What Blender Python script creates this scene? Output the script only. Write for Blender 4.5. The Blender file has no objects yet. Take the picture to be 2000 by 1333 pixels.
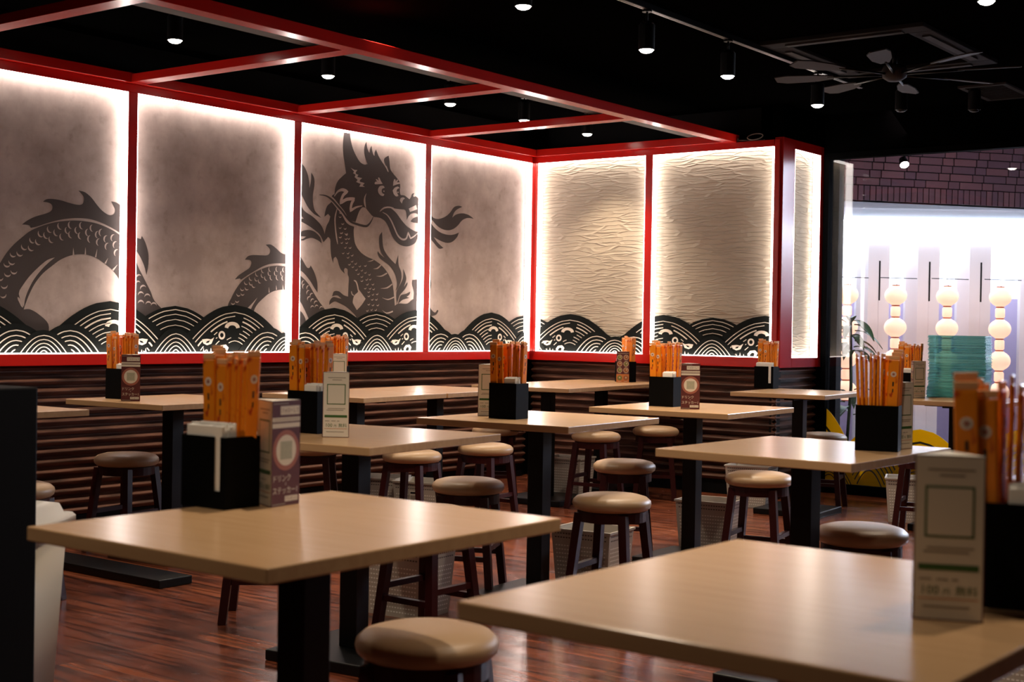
import bpy, bmesh, math, random
from mathutils import Vector, Matrix
from mathutils.geometry import delaunay_2d_cdt
random.seed(7)
S = bpy.context.scene
COL = S.collection
PI = math.pi

# ---------------------------------------------------------------- camera, world, large lights, exposure
cam_d = bpy.data.cameras.new('camera'); cam = bpy.data.objects.new('camera', cam_d); COL.objects.link(cam)
cam_d.sensor_width = 36.0; cam_d.lens = 48.445; cam_d.clip_end = 60
CR, CU, CF = Vector((0.796782, 0.604041, 0.016499)), Vector((-0.019238, -0.001934, 0.999813)), Vector((-0.60396, 0.796951, -0.01008))
CLOC = Vector((5.895, -8.019, 1.075))
cam.matrix_world = Matrix(((CR.x, CU.x, -CF.x, CLOC.x), (CR.y, CU.y, -CF.y, CLOC.y), (CR.z, CU.z, -CF.z, CLOC.z), (0, 0, 0, 1)))
cam_d.dof.use_dof = True; cam_d.dof.focus_distance = 7.0; cam_d.dof.aperture_fstop = 6.0
S.camera = cam
S.view_settings.view_transform = 'Standard'; S.view_settings.look = 'None'
S.view_settings.exposure = 0.0; S.view_settings.gamma = 1.0; S.view_settings.use_curve_mapping = False
S.cycles.max_bounces = 6; S.cycles.diffuse_bounces = 3; S.cycles.glossy_bounces = 3; S.cycles.transparent_max_bounces = 8
S.cycles.sample_clamp_indirect = 15.0; S.cycles.use_denoising = True
w = bpy.data.worlds.new('World'); S.world = w; w.use_nodes = True
w.node_tree.nodes['Background'].inputs[0].default_value = (0.9, 0.8, 0.75, 1); w.node_tree.nodes['Background'].inputs[1].default_value = 0.004

def area_light(name, loc, target, sx, sy, power, col):
    d = bpy.data.lights.new(name, 'AREA'); d.shape = 'RECTANGLE'; d.size = sx; d.size_y = sy; d.energy = power; d.color = col
    o = bpy.data.objects.new(name, d); COL.objects.link(o); o.location = loc
    o.rotation_euler = (Vector(target) - Vector(loc)).to_track_quat('-Z', 'Y').to_euler(); return o
# cool light of the arcade outside, coming in through the window wall, an unseen fill added for the fins, and a light on the bricks
area_light('arcade_light', (4.3, 2.9, 2.35), (3.9, -2.5, 0.4), 2.6, 0.9, 95, (0.74, 0.82, 1.0)).data.spread = math.radians(105)
area_light('fin_fill_light', (2.46, 2.18, 1.96), (1.86, 2.98, 0.9), 2.4, 0.12, 15, (1.0, 0.92, 0.95))
area_light('passage_light', (3.0, 1.1, 2.48), (2.45, 1.75, 2.1), 1.6, 0.25, 2, (1.0, 0.72, 0.74))

# ---------------------------------------------------------------- materials
MAT = {}
def new_mat(name):
    m = bpy.data.materials.new(name); m.use_nodes = True; MAT[name] = m
    return m, m.node_tree.nodes, m.node_tree.links, m.node_tree.nodes['Principled BSDF']
def plain(name, col, rough=0.5, metal=0.0, spec=0.5, var=0.06, scale=6.0, coat=0.0, bump=0.0, bscale=60.0):
    m, N, L, b = new_mat(name)
    b.inputs['Roughness'].default_value = rough; b.inputs['Metallic'].default_value = metal
    b.inputs['Specular IOR Level'].default_value = spec; b.inputs['Coat Weight'].default_value = coat
    tc = N.new('ShaderNodeTexCoord'); no = N.new('ShaderNodeTexNoise'); no.inputs['Scale'].default_value = scale; no.inputs['Detail'].default_value = 4
    L.new(tc.outputs['Object'], no.inputs['Vector'])
    mx = N.new('ShaderNodeMix'); mx.data_type = 'RGBA'
    mx.inputs[6].default_value = tuple(c * (1 - var) for c in col) + (1,); mx.inputs[7].default_value = tuple(min(1, c * (1 + var)) for c in col) + (1,)
    L.new(no.outputs['Fac'], mx.inputs[0]); L.new(mx.outputs[2], b.inputs['Base Color'])
    if bump:
        n2 = N.new('ShaderNodeTexNoise'); n2.inputs['Scale'].default_value = bscale; L.new(tc.outputs['Object'], n2.inputs['Vector'])
        bp = N.new('ShaderNodeBump'); bp.inputs['Strength'].default_value = bump; bp.inputs['Distance'].default_value = 0.004
        L.new(n2.outputs['Fac'], bp.inputs['Height']); L.new(bp.outputs['Normal'], b.inputs['Normal'])
    return m
def emis(name, col, strength):
    m, N, L, b = new_mat(name)
    b.inputs['Base Color'].default_value = tuple(col) + (1,); b.inputs['Emission Color'].default_value = tuple(col) + (1,)
    b.inputs['Emission Strength'].default_value = strength; return m

plain('black_paint', (0.0035, 0.0035, 0.004), 0.6, spec=0.12)
plain('black_frame', (0.0015, 0.0015, 0.0016), 0.8, spec=0.02)
plain('black_ceiling', (0.0016, 0.0016, 0.0016), 1.0, spec=0.0)
plain('black_steel', (0.003, 0.003, 0.0032), 0.4, spec=0.25)
plain('black_plastic', (0.002, 0.002, 0.002), 0.6, spec=0.06)
plain('red_paint', (0.60, 0.013, 0.008), 0.22, spec=0.35, var=0.04)
plain('dark_red_wood', (0.030, 0.0028, 0.003), 0.4, spec=0.3, var=0.15, scale=14)
plain('seat_vinyl', (0.42, 0.27, 0.15), 0.42, var=0.07, scale=9, bump=0.05, bscale=260)
plain('white_plastic', (0.72, 0.70, 0.66), 0.35, var=0.03)
plain('cream_plastic', (0.60, 0.54, 0.42), 0.45, var=0.03)
plain('basket_plastic', (0.56, 0.51, 0.44), 0.5, var=0.03)
plain('basket_lit_hole', (0.93, 0.90, 0.84), 0.6, var=0.0)  # pale colour paints the light that comes through the perforations
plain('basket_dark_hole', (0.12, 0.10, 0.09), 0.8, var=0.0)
plain('napkin_paper', (0.88, 0.85, 0.80), 0.9, var=0.02)
plain('card_paper', (0.80, 0.74, 0.64), 0.55, var=0.02)
plain('card_maroon', (0.11, 0.022, 0.024), 0.5, var=0.05)
plain('card_rose', (0.40, 0.14, 0.10), 0.5, var=0.05)
plain('card_green', (0.05, 0.14, 0.035), 0.5, var=0.05)
plain('card_grey_print', (0.34, 0.30, 0.25), 0.6, var=0.05)
plain('card_orange', (0.62, 0.22, 0.07), 0.5, var=0.1)
plain('card_sage', (0.46, 0.47, 0.36), 0.6, var=0.15, scale=200)
plain('food_bowl', (0.62, 0.50, 0.38), 0.5, var=0.3, scale=160)
plain('food_fill', (0.36, 0.13, 0.05), 0.5, var=0.7, scale=220)
plain('food_green', (0.20, 0.22, 0.06), 0.5, var=0.6, scale=220)
plain('print_black', (0.012, 0.010, 0.010), 0.6)
plain('emblem_white', (0.80, 0.68, 0.58), 0.6)
plain('dragon_ink', (0.062, 0.050, 0.048), 0.8, spec=0.1, var=0.15, scale=5)
plain('wave_black', (0.0075, 0.0085, 0.0075), 0.7, spec=0.06)
plain('wave_cream', (0.66, 0.56, 0.46), 0.7, spec=0.1)
plain('brushed_metal', (0.45, 0.43, 0.42), 0.3, metal=0.9)
plain('grey_board', (0.085, 0.078, 0.070), 0.7)
plain('fan_blade', (0.036, 0.031, 0.033), 0.7, spec=0.2)
plain('vent_metal', (0.018, 0.016, 0.017), 0.8, spec=0.1)
plain('fin_white', (0.78, 0.74, 0.76), 0.6, var=0.02)
plain('mauve_panel', (0.42, 0.35, 0.50), 0.5, var=0.05)
plain('soffit_concrete', (0.15, 0.165, 0.21), 0.8, var=0.08)
plain('dark_column', (0.010, 0.010, 0.012), 0.7, spec=0.1, var=0.3, scale=12)
plain('leaf', (0.030, 0.080, 0.016), 0.45, spec=0.25, var=0.35, scale=18)
plain('plant_stem', (0.05, 0.06, 0.02), 0.6)
plain('pot', (0.10, 0.08, 0.07), 0.6)
plain('soil', (0.02, 0.014, 0.010), 0.95)
plain('sticker_black', (0.02, 0.018, 0.018), 0.5)
plain('sticker_pale', (0.80, 0.55, 0.45), 0.5)
plain('arcade_floor', (0.50, 0.48, 0.50), 0.35, var=0.1)
plain('lantern_cap', (0.45, 0.10, 0.04), 0.5)
plain('wire', (0.05, 0.05, 0.06), 0.4)
plain('cable_white', (0.60, 0.58, 0.55), 0.5)
emis('led_strip', (1.0, 0.91, 0.85), 10.0)
emis('lamp_face', (1.0, 0.93, 0.82), 26.0)
emis('lamp_glow', (1.0, 0.93, 0.82), 1.2)
emis('lantern_paper', (1.0, 0.62, 0.42), 0.9)
emis('glow_white', (0.86, 0.91, 1.0), 4.0)
emis('glow_strip_white', (0.78, 0.87, 1.0), 18.0)

def film(name, col, k):
    m, N, L, b = new_mat(name); out = N['Material Output']; b.inputs['Base Color'].default_value = col + (1,); b.inputs['Roughness'].default_value = 0.4
    tl = N.new('ShaderNodeBsdfTranslucent'); tl.inputs['Color'].default_value = col + (1,); mx = N.new('ShaderNodeMixShader'); mx.inputs[0].default_value = k
    L.new(b.outputs[0], mx.inputs[1]); L.new(tl.outputs[0], mx.inputs[2]); L.new(mx.outputs[0], out.inputs['Surface'])
film('sticker_yellow', (0.92, 0.62, 0.015), 0.75)
def wood_table():
    m, N, L, b = new_mat('table_wood')
    tc = N.new('ShaderNodeTexCoord'); mp = N.new('ShaderNodeMapping'); mp.inputs['Scale'].default_value = (2.2, 34, 20)
    no = N.new('ShaderNodeTexNoise'); no.inputs['Scale'].default_value = 1.6; no.inputs['Detail'].default_value = 6; no.inputs['Roughness'].default_value = 0.6
    L.new(tc.outputs['Object'], mp.inputs['Vector']); L.new(mp.outputs['Vector'], no.inputs['Vector'])
    r = N.new('ShaderNodeValToRGB'); r.color_ramp.elements[0].position = 0.28; r.color_ramp.elements[1].position = 0.74
    r.color_ramp.elements[0].color = (0.49, 0.295, 0.148, 1); r.color_ramp.elements[1].color = (0.575, 0.362, 0.190, 1)
    L.new(no.outputs['Fac'], r.inputs['Fac']); L.new(r.outputs['Color'], b.inputs['Base Color'])
    b.inputs['Roughness'].default_value = 0.24; b.inputs['Specular IOR Level'].default_value = 0.5
wood_table()
def wood_floor():
    m, N, L, b = new_mat('floor_wood')
    tc = N.new('ShaderNodeTexCoord')
    br = N.new('ShaderNodeTexBrick'); br.inputs['Scale'].default_value = 1.0; br.inputs['Brick Width'].default_value = 1.35; br.inputs['Row Height'].default_value = 0.13
    br.inputs['Mortar Size'].default_value = 0.003; br.inputs['Mortar Smooth'].default_value = 0.3; br.offset = 0.37
    br.inputs['Color1'].default_value = (0.24, 0.070, 0.030, 1); br.inputs['Color2'].default_value = (0.13, 0.035, 0.018, 1); br.inputs['Mortar'].default_value = (0.012, 0.006, 0.005, 1)
    L.new(tc.outputs['Object'], br.inputs['Vector'])
    mp = N.new('ShaderNodeMapping'); mp.inputs['Scale'].default_value = (1.5, 16, 1); L.new(tc.outputs['Object'], mp.inputs['Vector'])
    no = N.new('ShaderNodeTexNoise'); no.inputs['Scale'].default_value = 2.0; no.inputs['Detail'].default_value = 7; L.new(mp.outputs['Vector'], no.inputs['Vector'])
    r = N.new('ShaderNodeValToRGB'); r.color_ramp.elements[0].position = 0.38; r.color_ramp.elements[0].color = (0.12, 0.10, 0.09, 1); r.color_ramp.elements[1].position = 0.56; r.color_ramp.elements[1].color = (1.3, 1.25, 1.2, 1)
    L.new(no.outputs['Fac'], r.inputs['Fac'])
    mx = N.new('ShaderNodeMix'); mx.data_type = 'RGBA'; mx.blend_type = 'MULTIPLY'; mx.inputs[0].default_value = 0.8
    L.new(br.outputs['Color'], mx.inputs[6]); L.new(r.outputs['Color'], mx.inputs[7]); L.new(mx.outputs[2], b.inputs['Base Color'])
    n2 = N.new('ShaderNodeTexNoise'); n2.inputs['Scale'].default_value = 9; L.new(tc.outputs['Object'], n2.inputs['Vector'])
    mr = N.new('ShaderNodeMapRange'); mr.inputs['To Min'].default_value = 0.12; mr.inputs['To Max'].default_value = 0.34; L.new(n2.outputs['Fac'], mr.inputs['Value']); L.new(mr.outputs['Result'], b.inputs['Roughness'])
    bp = N.new('ShaderNodeBump'); bp.inputs['Strength'].default_value = 0.25; bp.inputs['Distance'].default_value = 0.004
    L.new(no.outputs['Fac'], bp.inputs['Height']); L.new(bp.outputs['Normal'], b.inputs['Normal'])
    b.inputs['Specular IOR Level'].default_value = 0.6
wood_floor()
def wood_slats():
    m, N, L, b = new_mat('slat_wood')
    tc = N.new('ShaderNodeTexCoord'); mp = N.new('ShaderNodeMapping'); mp.inputs['Scale'].default_value = (2, 2, 26); L.new(tc.outputs['Object'], mp.inputs['Vector'])
    no = N.new('ShaderNodeTexNoise'); no.inputs['Scale'].default_value = 2.0; no.inputs['Detail'].default_value = 6; L.new(mp.outputs['Vector'], no.inputs['Vector'])
    r = N.new('ShaderNodeValToRGB'); r.color_ramp.elements[0].position = 0.35; r.color_ramp.elements[0].color = (0.040, 0.017, 0.011, 1); r.color_ramp.elements[1].position = 0.62; r.color_ramp.elements[1].color = (0.165, 0.072, 0.046, 1)
    L.new(no.outputs['Fac'], r.inputs['Fac']); L.new(r.outputs['Color'], b.inputs['Base Color']); b.inputs['Roughness'].default_value = 0.4
wood_slats()
def concrete():
    m, N, L, b = new_mat('concrete_panel')
    tc = N.new('ShaderNodeTexCoord')
    n1 = N.new('ShaderNodeTexNoise'); n1.inputs['Scale'].default_value = 2.6; n1.inputs['Detail'].default_value = 8; n1.inputs['Roughness'].default_value = 0.62; L.new(tc.outputs['Object'], n1.inputs['Vector'])
    r = N.new('ShaderNodeValToRGB'); r.color_ramp.elements[0].position = 0.36; r.color_ramp.elements[0].color = (0.29, 0.222, 0.20, 1); r.color_ramp.elements[1].position = 0.62; r.color_ramp.elements[1].color = (0.46, 0.365, 0.33, 1)
    L.new(n1.outputs['Fac'], r.inputs['Fac'])
    n2 = N.new('ShaderNodeTexNoise'); n2.inputs['Scale'].default_value = 17; n2.inputs['Detail'].default_value = 9; L.new(tc.outputs['Object'], n2.inputs['Vector'])
    r2 = N.new('ShaderNodeValToRGB'); r2.color_ramp.elements[0].position = 0.22; r2.color_ramp.elements[0].color = (0.62, 0.6, 0.58, 1); r2.color_ramp.elements[1].position = 0.42; r2.color_ramp.elements[1].color = (1, 1, 1, 1)
    L.new(n2.outputs['Fac'], r2.inputs['Fac'])
    mx = N.new('ShaderNodeMix'); mx.data_type = 'RGBA'; mx.blend_type = 'MULTIPLY'; mx.inputs[0].default_value = 0.55
    L.new(r.outputs['Color'], mx.inputs[6]); L.new(r2.outputs['Color'], mx.inputs[7]); L.new(mx.outputs[2], b.inputs['Base Color'])
    b.inputs['Roughness'].default_value = 0.75; b.inputs['Specular IOR Level'].default_value = 0.2
concrete()
def plaster():
    m, N, L, b = new_mat('trowelled_plaster')
    tc = N.new('ShaderNodeTexCoord'); n0 = N.new('ShaderNodeTexNoise'); n0.inputs['Scale'].default_value = 3.5; n0.inputs['Detail'].default_value = 3; L.new(tc.outputs['Object'], n0.inputs['Vector'])
    mp = N.new('ShaderNodeMapping'); mp.inputs['Scale'].default_value = (4.6, 4.6, 42); 
    ad = N.new('ShaderNodeMix'); ad.data_type = 'RGBA'; ad.blend_type = 'ADD'; ad.inputs[0].default_value = 0.05
    L.new(tc.outputs['Object'], ad.inputs[6]); L.new(n0.outputs['Color'], ad.inputs[7]); L.new(ad.outputs[2], mp.inputs['Vector'])
    v = N.new('ShaderNodeTexVoronoi'); v.feature = 'DISTANCE_TO_EDGE'; v.inputs['Scale'].default_value = 1.0; L.new(mp.outputs['Vector'], v.inputs['Vector'])
    r = N.new('ShaderNodeValToRGB'); r.color_ramp.elements[0].color = (1, 1, 1, 1); r.color_ramp.elements[0].position = 0.0; r.color_ramp.elements[1].color = (0, 0, 0, 1); r.color_ramp.elements[1].position = 0.13
    L.new(v.outputs['Distance'], r.inputs['Fac'])
    v2 = N.new('ShaderNodeTexVoronoi'); v2.inputs['Scale'].default_value = 1.0; L.new(mp.outputs['Vector'], v2.inputs['Vector'])
    sm = N.new('ShaderNodeMath'); sm.operation = 'MULTIPLY_ADD'; sm.inputs[1].default_value = 0.3; L.new(v2.outputs['Distance'], sm.inputs[0]); L.new(r.outputs['Color'], sm.inputs[2])
    bp = N.new('ShaderNodeBump'); bp.inputs['Strength'].default_value = 0.9; bp.inputs['Distance'].default_value = 0.006; L.new(sm.outputs[0], bp.inputs['Height']); L.new(bp.outputs['Normal'], b.inputs['Normal'])
    b.inputs['Base Color'].default_value = (0.44, 0.37, 0.285, 1); b.inputs['Roughness'].default_value = 0.7; b.inputs['Specular IOR Level'].default_value = 0.2
plaster()
for i_, c_ in enumerate(((0.185, 0.070, 0.080), (0.150, 0.060, 0.075), (0.125, 0.052, 0.072))): plain('brick_%d' % i_, c_, 0.5, var=0.12, scale=14)
plain('brick_mortar', (0.008, 0.006, 0.009), 0.9)
def glass():
    m, N, L, b = new_mat('window_glass'); out = N['Material Output']
    fr = N.new('ShaderNodeFresnel'); fr.inputs['IOR'].default_value = 1.45; tr = N.new('ShaderNodeBsdfTransparent'); tr.inputs['Color'].default_value = (0.96, 0.97, 0.98, 1)
    gl = N.new('ShaderNodeBsdfGlossy'); gl.inputs['Roughness'].default_value = 0.0; mx = N.new('ShaderNodeMixShader')
    L.new(fr.outputs[0], mx.inputs[0]); L.new(tr.outputs[0], mx.inputs[1]); L.new(gl.outputs[0], mx.inputs[2]); L.new(mx.outputs[0], out.inputs['Surface'])
glass()
def paper_sleeve():
    m, N, L, b = new_mat('orange_sleeve')
    tc = N.new('ShaderNodeTexCoord'); mp = N.new('ShaderNodeMapping'); mp.inputs['Scale'].default_value = (26, 26, 16); L.new(tc.outputs['Object'], mp.inputs['Vector'])
    v = N.new('ShaderNodeTexVoronoi'); v.feature = 'DISTANCE_TO_EDGE'; v.inputs['Scale'].default_value = 1.0; L.new(mp.outputs['Vector'], v.inputs['Vector'])
    n = N.new('ShaderNodeTexNoise'); n.inputs['Scale'].default_value = 22; L.new(tc.outputs['Object'], n.inputs['Vector'])
    r = N.new('ShaderNodeValToRGB'); r.color_ramp.elements[0].position = 0.04; r.color_ramp.elements[0].color = (0.50, 0.045, 0.010, 1); r.color_ramp.elements[1].position = 0.08; r.color_ramp.elements[1].color = (0.90, 0.27, 0.012, 1)
    L.new(v.outputs['Distance'], r.inputs['Fac'])
    g = N.new('ShaderNodeValToRGB'); g.color_ramp.elements[0].position = 0.56; g.color_ramp.elements[0].color = (0, 0, 0, 1); g.color_ramp.elements[1].position = 0.62; g.color_ramp.elements[1].color = (1, 1, 1, 1); L.new(n.outputs['Fac'], g.inputs['Fac'])
    mx = N.new('ShaderNodeMix'); mx.data_type = 'RGBA'; mx.inputs[6].default_value = (0.90, 0.27, 0.012, 1); L.new(g.outputs['Color'], mx.inputs[0]); L.new(r.outputs['Color'], mx.inputs[7]); L.new(mx.outputs[2], b.inputs['Base Color'])
    b.inputs['Roughness'].default_value = 0.35
paper_sleeve()
plain('sleeve_film', (0.86, 0.45, 0.22), 0.2, var=0.15, scale=60)
def teal():
    m, N, L, b = new_mat('teal_plastic'); out = N['Material Output']
    oi = N.new('ShaderNodeObjectInfo'); r = N.new('ShaderNodeValToRGB'); r.color_ramp.elements[0].color = (0.03, 0.26, 0.27, 1); r.color_ramp.elements[1].color = (0.30, 0.66, 0.62, 1)
    L.new(oi.outputs['Random'], r.inputs['Fac']); L.new(r.outputs['Color'], b.inputs['Base Color']); b.inputs['Roughness'].default_value = 0.08; b.inputs['Specular IOR Level'].default_value = 0.8
    tl = N.new('ShaderNodeBsdfTransparent'); mx = N.new('ShaderNodeMixShader'); mx.inputs[0].default_value = 0.5; tl.inputs['Color'].default_value = (0.55, 0.92, 0.92, 1)
    L.new(b.outputs[0], mx.inputs[1]); L.new(tl.outputs[0], mx.inputs[2]); L.new(mx.outputs[0], out.inputs['Surface'])
teal()

# ---------------------------------------------------------------- helpers
class MB:
    """collects solids into ONE mesh with several material slots"""
    def __init__(s): s.bm = bmesh.new(); s.mats = []
    def mi(s, m):
        if m not in s.mats: s.mats.append(m)
        return s.mats.index(m)
    def box(s, x0, x1, y0, y1, z0, z1, m, bev=0.0, M=None, seg=2):
        i = s.mi(m); b = bmesh.new()
        vs = [b.verts.new((x, y, z)) for z in (z0, z1) for y in (y0, y1) for x in (x0, x1)]
        for f in ((0, 2, 3, 1), (4, 5, 7, 6), (0, 1, 5, 4), (2, 6, 7, 3), (0, 4, 6, 2), (1, 3, 7, 5)): b.faces.new([vs[k] for k in f])
        if bev: bmesh.ops.bevel(b, geom=b.edges[:], offset=bev, segments=seg, affect='EDGES', profile=0.5)
        s.merge(b, i, M); return s
    def merge(s, b, i, M=None, smooth=False):
        mp = {}
        for v in b.verts: mp[v] = s.bm.verts.new(M @ v.co if M else v.co)
        for f in b.faces:
            try: g = s.bm.faces.new([mp[v] for v in f.verts]); g.material_index = i; g.smooth = smooth
            except ValueError: pass
        b.free()
    def prism(s, pts, axis, a0, a1, m, M=None):
        """extrude a 2D polygon: axis 'x': pts=(y,z); 'y': pts=(x,z); 'z': pts=(x,y)"""
        i = s.mi(m); b = bmesh.new()
        def P(p, a): return (a, p[0], p[1]) if axis == 'x' else ((p[0], a, p[1]) if axis == 'y' else (p[0], p[1], a))
        A = [b.verts.new(P(p, a0)) for p in pts]; B = [b.verts.new(P(p, a1)) for p in pts]; n = len(pts)
        b.faces.new(A); b.faces.new(B)
        for k in range(n): b.faces.new((A[k], A[(k + 1) % n], B[(k + 1) % n], B[k]))
        bmesh.ops.recalc_face_normals(b, faces=b.faces[:]); s.merge(b, i, M); return s
    def lathe(s, prof, m, n=24, M=None, smooth=True):
        """prof: list of (r,z)"""
        i = s.mi(m); b = bmesh.new(); rings = []
        for r, z in prof:
            rings.append([b.verts.new((0, 0, z))] if r < 1e-6 else [b.verts.new((r * math.cos(2 * PI * k / n), r * math.sin(2 * PI * k / n), z)) for k in range(n)])
        for A, B in zip(rings, rings[1:]):
            for k in range(n):
                a = [A[k % len(A)], A[(k + 1) % len(A)], B[(k + 1) % len(B)], B[k % len(B)]]
                a = list(dict.fromkeys(a))
                if len(a) > 2: b.faces.new(a)
        bmesh.ops.recalc_face_normals(b, faces=b.faces[:]); s.merge(b, i, M, smooth); return s
    def tube(s, pts, r, m, n=8, M=None, square=False, r1=None):
        i = s.mi(m); b = bmesh.new(); pts = [Vector(p) for p in pts]; rings = []
        n = 4 if square else n
        for k, p in enumerate(pts):
            d = (pts[min(k + 1, len(pts) - 1)] - pts[max(k - 1, 0)]).normalized()
            up = Vector((0, 0, 1)) if abs(d.z) < 0.9 else Vector((0, 1, 0))
            u = d.cross(up).normalized(); v = u.cross(d)
            rr = r if r1 is None else r + (r1 - r) * k / max(1, len(pts) - 1)
            off = PI / 4 if square else 0; q = rr * (math.sqrt(2) if square else 1)
            rings.append([b.verts.new(p + u * q * math.cos(2 * PI * j / n + off) + v * q * math.sin(2 * PI * j / n + off)) for j in range(n)])
        for A, B in zip(rings, rings[1:]):
            for j in range(n): b.faces.new((A[j], A[(j + 1) % n], B[(j + 1) % n], B[j]))
        b.faces.new(rings[0]); b.faces.new(rings[-1])
        bmesh.ops.recalc_face_normals(b, faces=b.faces[:]); s.merge(b, i, M, smooth=not square); return s
    def flat(s, pts, m):
        """pts: 3D points of a flat polygon"""
        i = s.mi(m); f = s.bm.faces.new([s.bm.verts.new(p) for p in pts]); f.material_index = i; return s
    def build(s, name, parent=None):
        me = bpy.data.meshes.new(name); s.bm.normal_update(); s.bm.to_mesh(me); s.bm.free()
        for m in s.mats: me.materials.append(MAT[m])
        o = bpy.data.objects.new(name, me); COL.objects.link(o)
        if parent: o.parent = parent
        return o
def tag(o, label, cat, group=None, kind=None):
    if label: o['label'] = label
    if cat: o['category'] = cat
    if group: o['group'] = group
    if kind: o['kind'] = kind
    return o
def thing(name, label, cat, loc=(0, 0, 0), rz=0.0, group=None):
    o = bpy.data.objects.new(name, None); COL.objects.link(o); o.location = loc; o.rotation_euler = (0, 0, rz); o.empty_display_size = 0.1
    return tag(o, label, cat, group)
KIDS = {}
def reg(root):
    """remember the tree below a finished prototype so that it can be copied"""
    KIDS[root.name] = root; return root
def dup(root, loc, rz, label, group=None):
    r = root.copy(); COL.objects.link(r); r.location = loc; r.rotation_euler = (0, 0, rz); r['label'] = label
    if group: r['group'] = group
    for ch in [o for o in ALLKIDS(root)]:
        c = ch.copy(); COL.objects.link(c); c.parent = r
        for g in ALLKIDS(ch):
            d = g.copy(); COL.objects.link(d); d.parent = c
    return r
def ALLKIDS(o): return [x for x in COL.objects if x.parent == o]
def struct(o, label=None): o['kind'] = 'structure'; (label and o.__setitem__('label', label)); return o

def clip(poly, lo, hi):
    """clip (h,v) polygon to lo<=h<=hi"""
    for sgn, lim in ((1, lo), (-1, hi)):
        out = []
        for k in range(len(poly)):
            a, b = poly[k - 1], poly[k]; ia, ib = sgn * (a[0] - lim) >= 0, sgn * (b[0] - lim) >= 0
            if ia != ib:
                t = (lim - a[0]) / (b[0] - a[0]); out.append((lim, a[1] + t * (b[1] - a[1])))
            if ib: out.append(b)
        poly = out
        if len(poly) < 3: return []
    return poly
def smooth_poly(p, closed=True, n=4):
    """Catmull-Rom between vertices, keeping sharp tips"""
    N = len(p); out = []
    def sharp(k):
        if not closed and k in (0, N - 1): return True
        a, b, c = Vector(p[k - 1]), Vector(p[k]), Vector(p[(k + 1) % N])
        u, v = (b - a), (c - b)
        if u.length < 1e-6 or v.length < 1e-6: return True
        return u.angle(v) > 1.15
    for k in range(N if closed else N - 1):
        p1, p2 = Vector(p[k]), Vector(p[(k + 1) % N])
        t1 = Vector((0, 0)) if sharp(k) else (p2 - Vector(p[k - 1])) * 0.5
        t2 = Vector((0, 0)) if sharp((k + 1) % N) else (Vector(p[(k + 2) % N]) - p1) * 0.5
        if t1.length == 0: t1 = (p2 - p1) * 0.6
        if t2.length == 0: t2 = (p2 - p1) * 0.6
        for j in range(n):
            t = j / n; q = p1 * (2 * t**3 - 3 * t**2 + 1) + t1 * (t**3 - 2 * t**2 + t) + p2 * (-2 * t**3 + 3 * t**2) + t2 * (t**3 - t**2)
            out.append((q.x, q.y))
    if not closed: out.append(tuple(p[-1]))
    return out
def ribbon(line, wd, taper=True):
    """polygon around an open polyline"""
    l = smooth_poly(line, False, 4); A, B = [], []
    for k, q in enumerate(l):
        a, b = Vector(l[max(0, k - 1)]), Vector(l[min(len(l) - 1, k + 1)]); d = (b - a); d = d.normalized() if d.length > 1e-9 else Vector((1, 0))
        nrm = Vector((-d.y, d.x)); f = k / (len(l) - 1); ww = wd * 0.5 * ((0.25 + 0.75 * min(1, 5 * f, 5 * (1 - f))) if taper else 1)
        A.append((q[0] + nrm.x * ww, q[1] + nrm.y * ww)); B.append((q[0] - nrm.x * ww, q[1] - nrm.y * ww))
    return A + B[::-1]

_TXT = {}
def text_polys(t):
    """triangulated outline of a text, 1 m em, centred on x; list of triangles of (x,y)"""
    if t in _TXT: return _TXT[t]
    cu = bpy.data.curves.new('text', 'FONT'); cu.body = t; cu.size = 1.0; cu.align_x = 'CENTER'; cu.resolution_u = 2
    o = bpy.data.objects.new('text', cu); COL.objects.link(o); bpy.context.view_layer.update()
    me = bpy.data.meshes.new_from_object(o.evaluated_get(bpy.context.evaluated_depsgraph_get()))
    me.calc_loop_triangles(); tr = [[(me.vertices[v].co.x, me.vertices[v].co.y) for v in q.vertices] for q in me.loop_triangles]
    bpy.data.objects.remove(o); bpy.data.curves.remove(cu); bpy.data.meshes.remove(me); _TXT[t] = tr; return tr

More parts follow.
